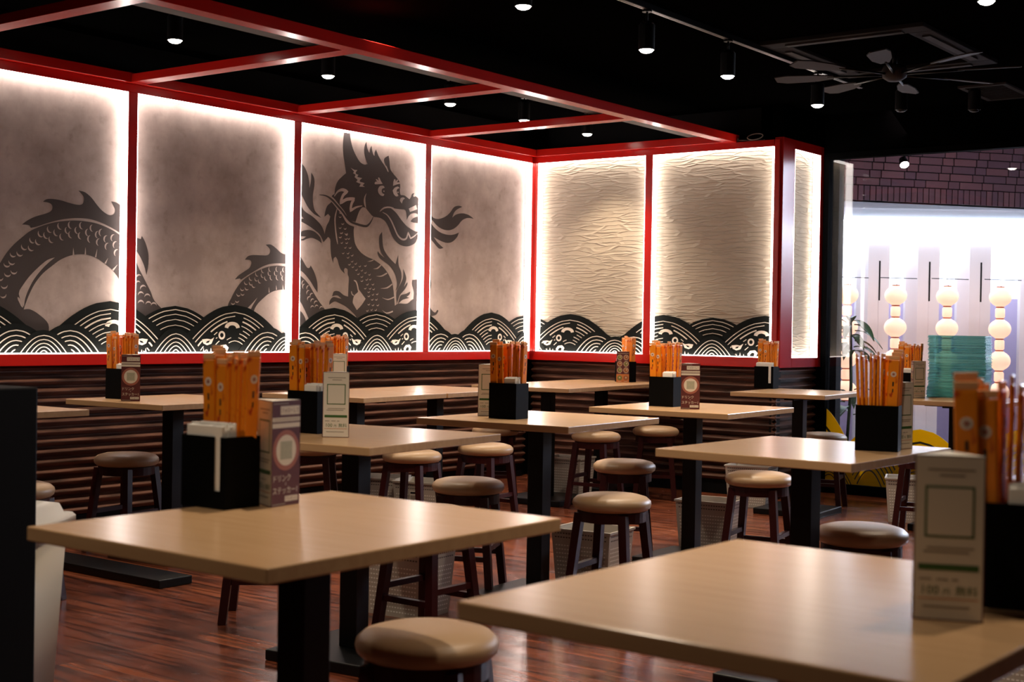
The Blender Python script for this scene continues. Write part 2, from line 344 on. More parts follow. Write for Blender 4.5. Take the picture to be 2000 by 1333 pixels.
# ---------------------------------------------------------------- traced outline of the dragon print, (y, z) on the mural wall in metres
DRAGON_DARK=[[(-4.121,1.535),(-4.089,1.558),(-4.047,1.579),(-3.987,1.599),(-3.96,1.613),(-3.952,1.629),(-3.957,1.645),(-3.976,1.653),(-4.006,1.655),(-3.988,1.668),(-3.958,1.673),(-3.908,1.671),(-3.858,1.662),(-3.808,1.656),(-3.779,1.662),(-3.77,1.682),(-3.774,1.703),(-3.803,1.728),(-3.764,1.723),(-3.725,1.699),(-3.692,1.666),(-3.659,1.638),(-3.62,1.619),(-3.596,1.621),(-3.581,1.635),(-3.582,1.656),(-3.604,1.69),(-3.567,1.685),(-3.533,1.659),(-3.499,1.603),(-3.456,1.522),(-3.415,1.507),(-3.409,1.525),(-3.387,1.492),(-3.366,1.436),(-3.364,1.379),(-3.375,1.319),(-3.391,1.367),(-3.42,1.416),(-3.462,1.465),(-3.504,1.507),(-3.545,1.53),(-3.599,1.554),(-3.658,1.574),(-3.724,1.588),(-3.788,1.59),(-3.851,1.584),(-3.919,1.57),(-3.986,1.549),(-4.04,1.53),(-4.073,1.522),(-4.082,1.534)],
[(-4.32,1.202),(-4.271,1.286),(-4.237,1.341),(-4.203,1.392),(-4.163,1.436),(-4.117,1.475),(-4.07,1.509),(-4.004,1.538),(-3.944,1.557),(-3.882,1.569),(-3.819,1.576),(-3.756,1.576),(-3.691,1.57),(-3.625,1.553),(-3.565,1.529),(-3.503,1.485),(-3.454,1.409),(-3.426,1.354),(-3.39,1.299),(-3.347,1.232),(-3.318,1.181),(-3.231,1.102),(-3.229,1.004),(-3.413,1.003),(-3.45,1.127),(-3.499,1.199),(-3.547,1.287),(-3.588,1.333),(-3.635,1.364),(-3.688,1.392),(-3.74,1.406),(-3.791,1.407),(-3.848,1.397),(-3.904,1.373),(-3.953,1.339),(-4.001,1.302),(-4.042,1.255),(-4.072,1.204),(-4.095,1.151),(-4.105,1.122),(-4.07,1.123),(-4.022,1.1),(-3.967,1.053),(-3.966,0.989),(-4.317,0.988)],
[(-2.763,1.318),(-2.737,1.342),(-2.691,1.368),(-2.655,1.389),(-2.641,1.417),(-2.651,1.433),(-2.69,1.434),(-2.667,1.455),(-2.631,1.463),(-2.578,1.465),(-2.525,1.467),(-2.503,1.48),(-2.501,1.504),(-2.534,1.528),(-2.494,1.531),(-2.45,1.511),(-2.417,1.49),(-2.378,1.48),(-2.328,1.485),(-2.269,1.482),(-2.238,1.453),(-2.203,1.413),(-2.182,1.41),(-2.171,1.425),(-2.139,1.383),(-2.114,1.326),(-2.11,1.263),(-2.137,1.291),(-2.178,1.336),(-2.225,1.375),(-2.27,1.398),(-2.327,1.42),(-2.382,1.425),(-2.437,1.425),(-2.497,1.418),(-2.555,1.401),(-2.618,1.371),(-2.67,1.345),(-2.716,1.32),(-2.727,1.325)],
[(-2.811,1.172),(-2.791,1.208),(-2.761,1.255),(-2.726,1.296),(-2.691,1.325),(-2.629,1.359),(-2.576,1.381),(-2.523,1.399),(-2.47,1.409),(-2.415,1.412),(-2.36,1.406),(-2.304,1.388),(-2.264,1.365),(-2.218,1.338),(-2.177,1.303),(-2.136,1.254),(-2.094,1.209),(-2.047,1.165),(-2.01,1.111),(-2.155,1.054),(-2.185,1.112),(-2.232,1.181),(-2.267,1.222),(-2.301,1.249),(-2.335,1.265),(-2.379,1.273),(-2.423,1.27),(-2.467,1.261),(-2.509,1.243),(-2.552,1.214),(-2.588,1.185),(-2.614,1.149),(-2.624,1.101),(-2.819,1.098)],
[(-2.251,1.15),(-2.231,1.136),(-2.205,1.095),(-2.224,1.05),(-2.252,1.066)],
[(-1.903,2.253),(-1.912,2.186),(-1.908,2.121),(-1.895,2.066),(-1.881,2.006),(-1.92,1.978),(-1.953,1.949),(-1.972,1.912),(-1.978,1.874),(-1.974,1.837),(-1.95,1.802),(-1.902,1.763),(-1.854,1.724),(-1.793,1.722),(-1.78,1.753),(-1.76,1.784),(-1.739,1.804),(-1.705,1.807),(-1.669,1.781),(-1.626,1.76),(-1.563,1.799),(-1.528,1.824),(-1.485,1.829),(-1.433,1.824),(-1.382,1.823),(-1.333,1.822),(-1.318,1.798),(-1.313,1.758),(-1.295,1.785),(-1.269,1.802),(-1.231,1.809),(-1.189,1.803),(-1.163,1.84),(-1.184,1.889),(-1.223,1.918),(-1.249,1.913),(-1.253,1.923),(-1.242,1.939),(-1.265,1.932),(-1.275,1.911),(-1.29,1.895),(-1.309,1.903),(-1.339,1.915),(-1.376,1.915),(-1.384,1.936),(-1.382,1.976),(-1.39,2),(-1.416,2.022),(-1.453,2.048),(-1.479,2.075),(-1.488,2.123),(-1.496,2.156),(-1.531,2.138),(-1.538,2.118),(-1.523,2.09),(-1.497,2.051),(-1.534,2.089),(-1.563,2.115),(-1.592,2.146),(-1.615,2.182),(-1.627,2.161),(-1.628,2.14),(-1.639,2.148),(-1.65,2.173),(-1.657,2.201),(-1.671,2.176),(-1.674,2.154),(-1.685,2.165),(-1.696,2.187),(-1.703,2.22),(-1.717,2.199),(-1.723,2.17),(-1.719,2.137),(-1.704,2.105),(-1.69,2.082),(-1.718,2.076),(-1.753,2.085),(-1.788,2.115),(-1.823,2.163),(-1.845,2.218),(-1.852,2.259)],
[(-1.275,1.751),(-1.253,1.773),(-1.2,1.789),(-1.173,1.774),(-1.192,1.75),(-1.238,1.746)],
[(-1.634,1.764),(-1.563,1.796),(-1.528,1.819),(-1.484,1.827),(-1.44,1.811),(-1.403,1.787),(-1.365,1.755),(-1.327,1.728),(-1.289,1.705),(-1.333,1.74),(-1.295,1.713),(-1.249,1.696),(-1.203,1.689),(-1.158,1.707),(-1.145,1.673),(-1.202,1.649),(-1.224,1.618),(-1.262,1.598),(-1.314,1.587),(-1.374,1.594),(-1.419,1.616),(-1.449,1.644),(-1.471,1.677),(-1.494,1.71),(-1.523,1.737),(-1.567,1.753),(-1.624,1.756)],
[(-1.979,1.869),(-2.003,1.821),(-2.039,1.792),(-2.056,1.755),(-2.062,1.724),(-2.031,1.744),(-2.012,1.73),(-2.022,1.701),(-2.043,1.669),(-2.058,1.622),(-2.066,1.57),(-2.028,1.604),(-2.009,1.589),(-2.006,1.541),(-1.998,1.487),(-1.98,1.446),(-1.977,1.476),(-1.96,1.487),(-1.944,1.469),(-1.932,1.44),(-1.913,1.411),(-1.879,1.387),(-1.886,1.41),(-1.877,1.423),(-1.855,1.415),(-1.852,1.384),(-1.842,1.363),(-1.844,1.316),(-1.846,1.247),(-1.885,1.255),(-1.928,1.277),(-1.97,1.275),(-1.986,1.245),(-1.94,1.251),(-1.897,1.229),(-1.867,1.23),(-1.921,1.234),(-1.975,1.241),(-2.005,1.218),(-2.01,1.192),(-1.963,1.214),(-1.915,1.203),(-1.859,1.183),(-1.81,1.154),(-1.772,1.124),(-1.746,1.086),(-1.292,1.092),(-1.171,1.157),(-1.173,1.248),(-1.242,1.246),(-1.295,1.217),(-1.376,1.216),(-1.415,1.201),(-1.423,1.259),(-1.431,1.303),(-1.442,1.343),(-1.466,1.382),(-1.496,1.416),(-1.545,1.453),(-1.617,1.485),(-1.68,1.501),(-1.731,1.522),(-1.769,1.55),(-1.791,1.579),(-1.801,1.613),(-1.806,1.66),(-1.804,1.665),(-1.801,1.686),(-1.786,1.723),(-1.757,1.783),(-1.72,1.818),(-1.759,1.878)],
[(-2.29,2.042),(-2.266,2.029),(-2.234,2.008),(-2.206,1.965),(-2.194,1.921),(-2.191,1.886),(-2.18,1.927),(-2.178,1.981),(-2.153,1.95),(-2.15,1.905),(-2.161,1.853),(-2.16,1.803),(-2.145,1.758),(-2.116,1.735),(-2.087,1.715),(-2.145,1.733),(-2.194,1.765),(-2.23,1.807),(-2.259,1.85),(-2.295,1.932)],
[(-2.299,1.801),(-2.271,1.789),(-2.229,1.747),(-2.158,1.717),(-2.094,1.676),(-2.064,1.637),(-2.058,1.617),(-2.049,1.592),(-2.066,1.57),(-2.099,1.614),(-2.15,1.642),(-2.199,1.663),(-2.248,1.68),(-2.269,1.694),(-2.235,1.701),(-2.266,1.724),(-2.298,1.737)],
[(-2.295,1.607),(-2.268,1.614),(-2.24,1.628),(-2.192,1.636),(-2.149,1.631),(-2.114,1.613),(-2.092,1.594),(-2.081,1.562),(-2.113,1.578),(-2.163,1.59),(-2.205,1.582),(-2.239,1.57),(-2.267,1.574),(-2.239,1.58),(-2.212,1.595),(-2.267,1.596)],
[(-1.547,1.666),(-1.572,1.636),(-1.571,1.579),(-1.554,1.536),(-1.521,1.503),(-1.56,1.523),(-1.583,1.543),(-1.586,1.526),(-1.566,1.5),(-1.526,1.48),(-1.474,1.456),(-1.434,1.423),(-1.406,1.379),(-1.398,1.331),(-1.411,1.295),(-1.378,1.327),(-1.356,1.377),(-1.36,1.421),(-1.385,1.465),(-1.39,1.529),(-1.405,1.495),(-1.415,1.468),(-1.462,1.497),(-1.508,1.534),(-1.535,1.577)],
[(-1.341,1.442),(-1.34,1.386),(-1.365,1.341),(-1.398,1.3),(-1.403,1.259),(-1.396,1.211),(-1.383,1.242),(-1.364,1.274),(-1.324,1.306),(-1.298,1.339),(-1.298,1.357),(-1.331,1.324),(-1.309,1.374),(-1.32,1.41)],
[(-1.267,1.295),(-1.31,1.28),(-1.357,1.27),(-1.376,1.242),(-1.386,1.211),(-1.343,1.239),(-1.276,1.254),(-1.303,1.26),(-1.276,1.276)],
[(-1.248,1.372),(-1.204,1.377),(-1.135,1.385),(-1.079,1.392),(-1.06,1.361),(-1.063,1.319),(-1.092,1.341),(-1.134,1.34),(-1.13,1.203),(-1.227,1.201),(-1.235,1.246),(-1.232,1.291),(-1.251,1.345)],
[(-1.117,1.249),(-1.089,1.222),(-1.053,1.182),(-1.017,1.164),(-0.992,1.183),(-0.981,1.176),(-1.002,1.151),(-1.052,1.141),(-1.115,1.14)],
[(-1.13,1.826),(-1.087,1.814),(-1.043,1.791),(-0.988,1.79),(-0.924,1.81),(-0.877,1.84),(-0.837,1.879),(-0.788,1.893),(-0.747,1.889),(-0.804,1.866),(-0.836,1.84),(-0.852,1.808),(-0.812,1.832),(-0.746,1.845),(-0.679,1.839),(-0.62,1.817),(-0.687,1.817),(-0.745,1.798),(-0.793,1.758),(-0.842,1.731),(-0.898,1.719),(-0.962,1.725),(-1.018,1.747),(-1.086,1.793),(-1.129,1.805)],
[(-1.128,1.775),(-1.085,1.763),(-1.033,1.726),(-0.97,1.699),(-0.897,1.689),(-0.833,1.695),(-0.78,1.712),(-0.799,1.679),(-0.848,1.645),(-0.904,1.634),(-0.968,1.643),(-1.04,1.664),(-1.008,1.636),(-0.967,1.612),(-0.939,1.598),(-0.983,1.591),(-1.023,1.614),(-1.083,1.656),(-1.126,1.674)]]
DRAGON_LIGHT=[[(-3.935,1.384),(-3.978,1.369),(-4.025,1.333),(-4.073,1.288),(-4.108,1.245),(-4.134,1.197),(-4.105,1.135),(-4.098,1.177),(-4.078,1.225),(-4.049,1.274),(-4.007,1.323),(-3.971,1.356)],
[(-3.829,1.439),(-3.822,1.401),(-3.832,1.401)],
[(-3.757,1.446),(-3.753,1.408),(-3.762,1.407)],
[(-3.686,1.441),(-3.691,1.396),(-3.7,1.398)],
[(-3.619,1.398),(-3.632,1.366),(-3.642,1.369)],
[(-3.559,1.367),(-3.585,1.331),(-3.594,1.338)],
[(-2.592,1.221),(-2.625,1.192),(-2.664,1.16),(-2.64,1.154),(-2.623,1.181)],
[(-2.505,1.285),(-2.498,1.254),(-2.506,1.251)],
[(-2.448,1.299),(-2.441,1.271),(-2.449,1.27)],
[(-2.396,1.303),(-2.389,1.273),(-2.397,1.272)],
[(-1.296,1.834),(-1.225,1.863),(-1.213,1.836),(-1.284,1.813)],
[(-1.542,1.959),(-1.574,1.954),(-1.591,1.933),(-1.587,1.911),(-1.565,1.896),(-1.542,1.895),(-1.531,1.906),(-1.55,1.912),(-1.557,1.926),(-1.551,1.94),(-1.529,1.948)],
[(-1.543,1.926),(-1.536,1.93),(-1.529,1.926),(-1.536,1.92)],
[(-1.404,1.967),(-1.436,1.956),(-1.454,1.937),(-1.443,1.916),(-1.42,1.902),(-1.397,1.908),(-1.41,1.924),(-1.416,1.938),(-1.409,1.951),(-1.389,1.958)],
[(-1.41,1.93),(-1.403,1.936),(-1.395,1.931),(-1.403,1.926)],
[(-1.623,1.971),(-1.614,1.979),(-1.599,1.98),(-1.614,1.992),(-1.603,1.995),(-1.585,1.986),(-1.593,2.005),(-1.581,2.007),(-1.564,1.986),(-1.549,1.971),(-1.617,1.962)],
[(-1.451,1.967),(-1.448,1.994),(-1.441,2.011),(-1.429,2.011),(-1.426,1.997),(-1.412,2.013),(-1.404,2.006),(-1.415,1.993),(-1.386,1.995),(-1.382,1.988),(-1.415,1.98)],
[(-1.383,1.877),(-1.376,1.895),(-1.35,1.902),(-1.335,1.896),(-1.353,1.884),(-1.364,1.861)],
[(-1.696,1.899),(-1.713,1.878),(-1.721,1.849),(-1.713,1.821),(-1.698,1.803),(-1.702,1.831),(-1.706,1.865)],
[(-1.841,2.043),(-1.81,2.034),(-1.782,2.035),(-1.796,2.019),(-1.792,2.01),(-1.772,2.007),(-1.782,1.992),(-1.737,1.989),(-1.757,1.975),(-1.757,1.965),(-1.715,1.96),(-1.732,1.944),(-1.711,1.937),(-1.763,1.934),(-1.75,1.952),(-1.791,1.96),(-1.778,1.975),(-1.806,1.989),(-1.796,2.005),(-1.82,2.012),(-1.81,2.022)],
[(-1.751,1.293),(-1.69,1.238),(-1.724,1.199),(-1.767,1.165),(-1.795,1.197),(-1.805,1.214),(-1.794,1.253),(-1.763,1.275)],
[(-1.68,1.471),(-1.648,1.479),(-1.626,1.486),(-1.622,1.481),(-1.648,1.474)],
[(-1.625,1.428),(-1.59,1.436),(-1.555,1.459),(-1.549,1.453),(-1.583,1.43)],
[(-1.598,1.383),(-1.55,1.389),(-1.499,1.41),(-1.492,1.403),(-1.544,1.382)],
[(-1.558,1.306),(-1.497,1.316),(-1.446,1.342),(-1.441,1.335),(-1.49,1.309)],
[(-1.541,1.249),(-1.482,1.242),(-1.426,1.259),(-1.424,1.251),(-1.482,1.235)],
[(-1.539,1.172),(-1.493,1.155),(-1.434,1.168),(-1.434,1.159),(-1.493,1.147)]]
DRAGON_LINES=[([(-1.799,1.349),(-1.78,1.343),(-1.767,1.322),(-1.759,1.297),(-1.757,1.282)],0.01),
([(-1.819,1.282),(-1.812,1.263),(-1.795,1.255)],0.007),
([(-1.952,1.789),(-1.971,1.726),(-1.967,1.664),(-1.956,1.608),(-1.945,1.565)],0.011),
([(-1.546,1.791),(-1.503,1.777),(-1.466,1.746),(-1.435,1.704),(-1.405,1.661),(-1.375,1.638),(-1.345,1.63),(-1.315,1.64),(-1.298,1.678),(-1.274,1.642),(-1.24,1.657),(-1.203,1.682)],0.012),
([(-1.57,1.796),(-1.535,1.818),(-1.492,1.827),(-1.441,1.826)],0.01),
([(-1.981,1.855),(-1.952,1.886),(-1.912,1.901),(-1.868,1.894),(-1.905,1.867),(-1.927,1.818),(-1.87,1.846),(-1.806,1.854),(-1.829,1.821),(-1.838,1.778),(-1.788,1.803),(-1.733,1.817)],0.02),
([(-4.139,1.181),(-4.124,1.156),(-4.111,1.132)],0.012),
([(-1.523,2.09),(-1.497,2.051)],0.01),
([(-2.106,1.886),(-2.037,1.848),(-1.997,1.833),(-1.95,1.797),(-1.902,1.759),(-1.861,1.714),(-1.813,1.699),(-1.744,1.693),(-1.681,1.694),(-1.643,1.725),(-1.626,1.755)],0.03)]
DRAGON_WHISKER=([(-2.108,1.853),(-2.054,1.852),(-2.004,1.834),(-1.952,1.799),(-1.907,1.767),(-1.869,1.733),(-1.831,1.71),(-1.771,1.698),(-1.71,1.692),(-1.679,1.699),(-1.649,1.728),(-1.63,1.759)],0.015)
DRAGON_SCALES=[(-4.168,1.389,-112,0.017),(-4.107,1.428,-124,0.018),(-4.063,1.463,-132,0.017),(-4.016,1.497,-138,0.018),(-3.965,1.522,-145,0.018),(-3.906,1.542,-153,0.018),(-3.844,1.551,-166,0.019),(-3.778,1.553,-171,0.019),(-3.716,1.544,-176,0.018),(-3.661,1.525,171,0.019),(-3.588,1.502,162,0.019),(-4.174,1.352,-107,0.018),(-4.131,1.396,-112,0.018),(-4.069,1.425,-124,0.018),(-4.03,1.457,-132,0.018),(-3.985,1.491,-145,0.018),(-3.928,1.508,-149,0.018),(-3.863,1.523,-160,0.018),(-3.806,1.527,-166,0.018),(-3.742,1.52,-176,0.019),(-3.683,1.513,176,0.019),(-3.631,1.494,166,0.019),(-3.574,1.467,157,0.019),(-4.2,1.34,-101,0.018),(-4.162,1.308,-96,0.018),(-4.196,1.294,-96,0.018),(-3.955,1.472,-142,0.018),(-3.893,1.489,-156,0.018),(-3.843,1.503,-162,0.018),(-3.786,1.501,-171,0.018),(-3.729,1.488,180,0.019),(-3.676,1.475,171,0.019),(-3.623,1.456,163,0.019),(-3.566,1.426,156,0.019),(-4.236,1.272,-90,0.017),(-4.213,1.236,-84,0.018),(-4.218,1.19,-73,0.017),(-3.425,1.303,121,0.019),(-3.431,1.269,117,0.019),(-3.396,1.247,110,0.02),(-3.41,1.213,100,0.019),(-3.368,1.203,95,0.019),(-3.409,1.167,90,0.02),(-3.36,1.163,90,0.019),(-3.325,1.158,90,0.019),(-2.735,1.237,-104,0.015),(-2.708,1.269,-104,0.015),(-2.68,1.305,-120,0.015),(-2.644,1.33,-131,0.015),(-2.597,1.356,-139,0.015),(-2.552,1.378,-146,0.015),(-2.496,1.388,-158,0.015),(-2.439,1.39,-170,0.016),(-2.387,1.389,-170,0.015),(-2.775,1.189,-90,0.015),(-2.745,1.201,-90,0.015),(-2.705,1.242,-97,0.014),(-2.674,1.274,-111,0.015),(-2.643,1.303,-122,0.015),(-2.602,1.328,-131,0.015),(-2.554,1.35,-143,0.015),(-2.501,1.364,-151,0.015),(-2.452,1.366,-165,0.015),(-2.403,1.368,-170,0.015),(-2.622,1.291,-126,0.016),(-2.575,1.317,-139,0.015),(-2.527,1.335,-146,0.015),(-2.484,1.34,-158,0.016),(-2.436,1.342,-163,0.016),(-2.392,1.34,-170,0.015),(-2.258,1.333,163,0.015),(-2.229,1.317,158,0.016),(-2.189,1.29,148,0.015),(-2.223,1.297,156,0.016),(-2.159,1.245,131,0.016),(-2.188,1.261,139,0.016),(-2.181,1.224,131,0.016),(-2.123,1.2,117,0.016),(-2.152,1.212,122,0.016),(-2.152,1.171,104,0.015),(-2.117,1.176,104,0.015),(-2.076,1.168,104,0.016),(-1.918,1.64,-77,0.011),(-1.869,1.634,-76,0.012),(-1.923,1.614,-76,0.011),(-1.85,1.61,-76,0.011),(-1.911,1.581,-72,0.011),(-1.868,1.583,-76,0.012),(-1.88,1.553,-72,0.011),(-1.837,1.555,-76,0.012),(-1.897,1.518,-77,0.011),(-1.855,1.52,-69,0.012),(-1.854,1.494,-76,0.012),(-1.818,1.509,-69,0.012),(-1.841,1.452,-76,0.012),(-1.817,1.471,-72,0.011),(-1.81,1.437,-77,0.011),(-1.786,1.459,-69,0.012),(-1.779,1.421,-69,0.012),(-1.748,1.444,-77,0.011),(-1.76,1.396,-69,0.012),(-1.729,1.419,-72,0.011),(-1.698,1.45,-76,0.012),(-1.728,1.38,-76,0.012),(-1.697,1.407,-76,0.012),(-1.659,1.396,-77,0.011),(-1.727,1.354,-76,0.012),(-1.684,1.364,-69,0.012),(-1.652,1.366,-77,0.011),(-1.677,1.334,-69,0.012),(-1.626,1.336,-76,0.012),(-1.695,1.308,-77,0.011),(-1.651,1.309,-69,0.012),(-1.619,1.306,-77,0.012),(-1.663,1.287,-77,0.012),(-1.662,1.261,-77,0.012),(-1.625,1.271,-72,0.011),(-1.586,1.276,-76,0.012),(-1.63,1.24,-76,0.012),(-1.592,1.241,-77,0.012),(-1.661,1.209,-77,0.012),(-1.623,1.205,-76,0.012),(-1.578,1.206,-76,0.012),(-1.673,1.169,-76,0.012),(-1.635,1.175,-77,0.011),(-1.597,1.175,-69,0.012),(-1.925,1.765,-84,0.013),(-1.928,1.739,-84,0.012),(-1.905,1.699,-84,0.013),(-1.927,1.672,-79,0.012),(-1.883,1.67,-80,0.012),(-1.912,1.642,-79,0.012),(-1.874,1.639,-84,0.013),(-1.926,1.615,-79,0.012),(-1.874,1.608,-79,0.012)]
SPOT_BAY, SPOT_TRACK = 56, 64
ROOM_SPOTS = [(3.9, -5.7, 76), (2.7, -7.6, 50, 150), (5.5, -5.5, 54), (4.6, -4.9, 52), (3.6, -3.6, 46), (1.6, -3.4, 46), (4.7, -6.9, 24), (2.3, -5.9, 40), (0.80, -5.05, 60)]
# ---------------------------------------------------------------- room shell
DZ = 0.06                                     # depth of the lit recesses
PY = [-1.173 * j for j in range(5)]           # posts of the mural wall
HW = 0.029
ZB, ZT = 0.905, 2.258
XC, YW = 1.947, 0.65                          # projecting corner, window line
CEIL = 2.53
struct(MB().box(-0.5, 8.2, -9.6, YW + 0.02, -0.06, 0, 'floor_wood').build('floor'))
struct(MB().box(-0.5, 8.2, -9.6, YW + 0.06, CEIL, CEIL + 0.08, 'black_ceiling').build('ceiling'))
struct(MB().box(-0.30, -0.10, -9.6, 0.30, 0, CEIL, 'black_paint').build('wall_left'))
struct(MB().box(-0.10, XC - 0.10, 0.10, 0.30, 0, CEIL, 'black_paint').build('wall_back'))
wb = MB(); wb.box(XC - 0.20, XC - 0.085, 0.10, YW, 0, CEIL, 'black_ceiling'); wb.box(XC - 0.085, XC - 0.004, 0.03, YW, 2.36, CEIL, 'black_ceiling'); wb.box(XC - 0.085, XC - 0.02, 0.03, YW, 2.319, 2.36, 'black_ceiling')
wb.box(XC - 0.20, 1.952, YW + 0.001, YW + 0.04, 0, CEIL, 'black_ceiling')
struct(wb.build('wall_right_corner'))
wn = MB(); wn.box(XC, 8.0, YW - 0.02, YW + 0.06, 2.275, CEIL, 'black_ceiling'); struct(wn.build('wall_window'))
win = MB(); win.box(1.953, 1.990, YW - 0.03, YW + 0.04, 0, 2.275, 'black_frame'); win.box(1.99, 7.6, YW - 0.03, YW + 0.04, 2.236, 2.275, 'black_frame'); win.box(1.99, 7.6, YW - 0.04, YW + 0.05, 0, 0.064, 'black_frame')
win.box(4.30, 4.34, YW - 0.03, YW + 0.04, 0.064, 2.236, 'black_frame')
wo = struct(win.build('window_1'))
struct(MB().box(1.99, 4.30, YW + 0.002, YW + 0.010, 0.064, 2.236, 'window_glass').build('glass_pane', wo))
struct(MB().box(4.34, 7.6, YW + 0.002, YW + 0.010, 0.064, 2.236, 'window_glass').build('glass_pane', wo))

# slatted wainscots: faceted dark boards stacked below the red rail
def slat_profile(z0, z1, pitch):
    p = [(-0.0, z0)]; n = int(round((z1 - z0) / pitch)); h = (z1 - z0) / n
    for k in range(n):
        z = z0 + k * h
        p += [(0.001, z + 0.001), (0.033, z + h * 0.48), (0.033, z + h * 0.56), (0.001, z + h - 0.001)]
    return p + [(0.0, z1)]
pr = slat_profile(0.09, 0.845, 0.0504)
mb = MB(); mb.prism([(x - 0.055, z) for x, z in pr], 'y', -8.2, -0.03, 'slat_wood'); mb.box(-0.10, -0.045, -8.2, -0.03, 0, 0.09, 'black_paint'); mb.box(-0.10, -0.055, -8.2, -0.03, 0, 0.845, 'black_paint')
tag(mb.build('trim_1'), 'dark faceted wooden slats below the red rail of the dragon mural wall', 'wall panelling', kind='structure')
mb = MB(); mb.prism([(0.055 - x, z) for x, z in pr], 'x', -0.02, XC - 0.03, 'slat_wood'); mb.box(-0.02, XC - 0.03, 0.045, 0.10, 0, 0.09, 'black_paint'); mb.box(-0.02, XC - 0.03, 0.055, 0.10, 0, 0.845, 'black_paint')
tag(mb.build('trim_2'), 'dark faceted wooden slats below the two cream plaster panels of the back wall', 'wall panelling', kind='structure')
mb = MB(); mb.prism([(XC - 0.055 + x, z) for x, z in pr], 'y', 0.03, YW - 0.03, 'slat_wood'); mb.box(XC - 0.07, XC - 0.045, 0.03, YW - 0.03, 0, 0.09, 'black_paint'); mb.box(XC - 0.07, XC - 0.055, 0.03, YW - 0.03, 0, 0.845, 'black_paint')
tag(mb.build('trim_3'), 'short dark faceted slats below the narrow lit panel beside the window', 'wall panelling', kind='structure')

# red timber frame -------------------------------------------------------------
def red(name, label, cat, boxes, group=None, bev=0.002):
    m = MB()
    for b in boxes: m.box(*b, 'red_paint', bev=bev)
    return tag(m.build(name), label, cat, group)
red('lower_rail', 'long red rail under the dragon mural panels', 'rail', [(-0.07, 0, -8.2, -0.03, 0.848, ZB)])
red('lower_rail', 'red rail under the two plaster panels of the back wall', 'rail', [(-0.03, XC - 0.055, 0.0, 0.07, 0.842, ZB)])
red('upper_rail', 'long red double rail above the dragon mural panels', 'rail', [(-0.07, 0, -8.2, -0.03, ZT, 2.302), (-0.07, 0.034, -8.2, 0.034, 2.302, 2.352)])
red('upper_rail', 'red double rail above the two plaster panels of the back wall', 'rail', [(-0.03, XC - 0.055, 0.0, 0.07, ZT, 2.302), (0.036, 1.545, -0.034, 0.07, 2.302, 2.352)])
red('frame_post', 'red corner post where the dragon mural wall meets the plaster panels', 'post', [(-0.07, HW, -0.03 - 0.0, 0.0 + 0.0, ZB, ZT), (-0.07, 0.0, 0.0, 0.07, ZB, ZT)])
pl = ['', 'red upright between the dragon head panel and the corner panel', 'red upright between the dragon head panel and its neighbouring empty panel', 'red upright crossing the large tail hump of the dragon', 'red upright at the outer end of the tail hump panel']
for j in (1, 2, 3, 4): red('frame_post', pl[j], 'post', [(-0.07, 0, PY[j] - HW, PY[j] + HW, ZB, ZT)])
red('frame_post', 'red upright between the two cream plaster panels', 'post', [(0.962 - HW, 0.962 + HW, 0, 0.07, ZB, ZT)])
red('frame_post', 'red end post of the plaster panels, left of the black corner gap', 'post', [(1.895, 1.932, 0, 0.02, 0.842, 2.302)])
red('panel_frame', 'red frame around the narrow lit panel beside the window', 'frame', [(XC - 0.06, XC, 0.022, 0.195, 0.842, 2.318), (XC - 0.06, XC, 0.585, 0.648, 0.842, 2.318), (XC - 0.06, XC, 0.195, 0.585, 0.842, ZB), (XC - 0.06, XC, 0.195, 0.585, ZT, 2.318)])
cb = ['', 'red cross beam nearest the back wall, between mural and long beam', 'red cross beam above the dragon head panel edge, between mural and long beam', 'red cross beam above the upright on the large tail hump', 'red cross beam nearest the camera, at the top corner of the picture']
for j in (1, 2, 3, 4): red('cross_beam', cb[j], 'beam', [(0.034, 1.546, PY[j] - 0.04, PY[j] + 0.045, 2.303, 2.345)])
red('long_beam', 'long red ceiling beam running parallel to the dragon mural wall', 'beam', [(1.546, 1.622, -8.4, 0.04, 2.300, 2.352)])
g = MB(); g.box(1.285, 1.546, -8.4, -0.036, 2.352, 2.366, 'grey_board'); tag(g.build('grey_board'), 'grey board laid along the top of the long red beam', 'board')

# ---------------------------------------------------------------- lit panels
DRG_D = [smooth_poly(q) for q in DRAGON_DARK]
DRG_L = [smooth_poly(q, n=3) for q in DRAGON_LIGHT] + [ribbon(l, wd) for l, wd in DRAGON_LINES]
def crescent(cy, cz, ang, r):
    a = math.radians(ang); A, B = [], []
    for k in range(9):
        t = a - 1.6 + 3.2 * k / 8; th = r * 0.48 * math.sin(PI * k / 8)
        A.append((cy + r * math.cos(t), cz + r * math.sin(t))); B.append((cy + (r - th) * math.cos(t), cz + (r - th) * math.sin(t)))
    return A + B[::-1][1:-1]
DRG_L += [crescent(*c) for c in DRAGON_SCALES]
DRG_W = ribbon(*DRAGON_WHISKER)

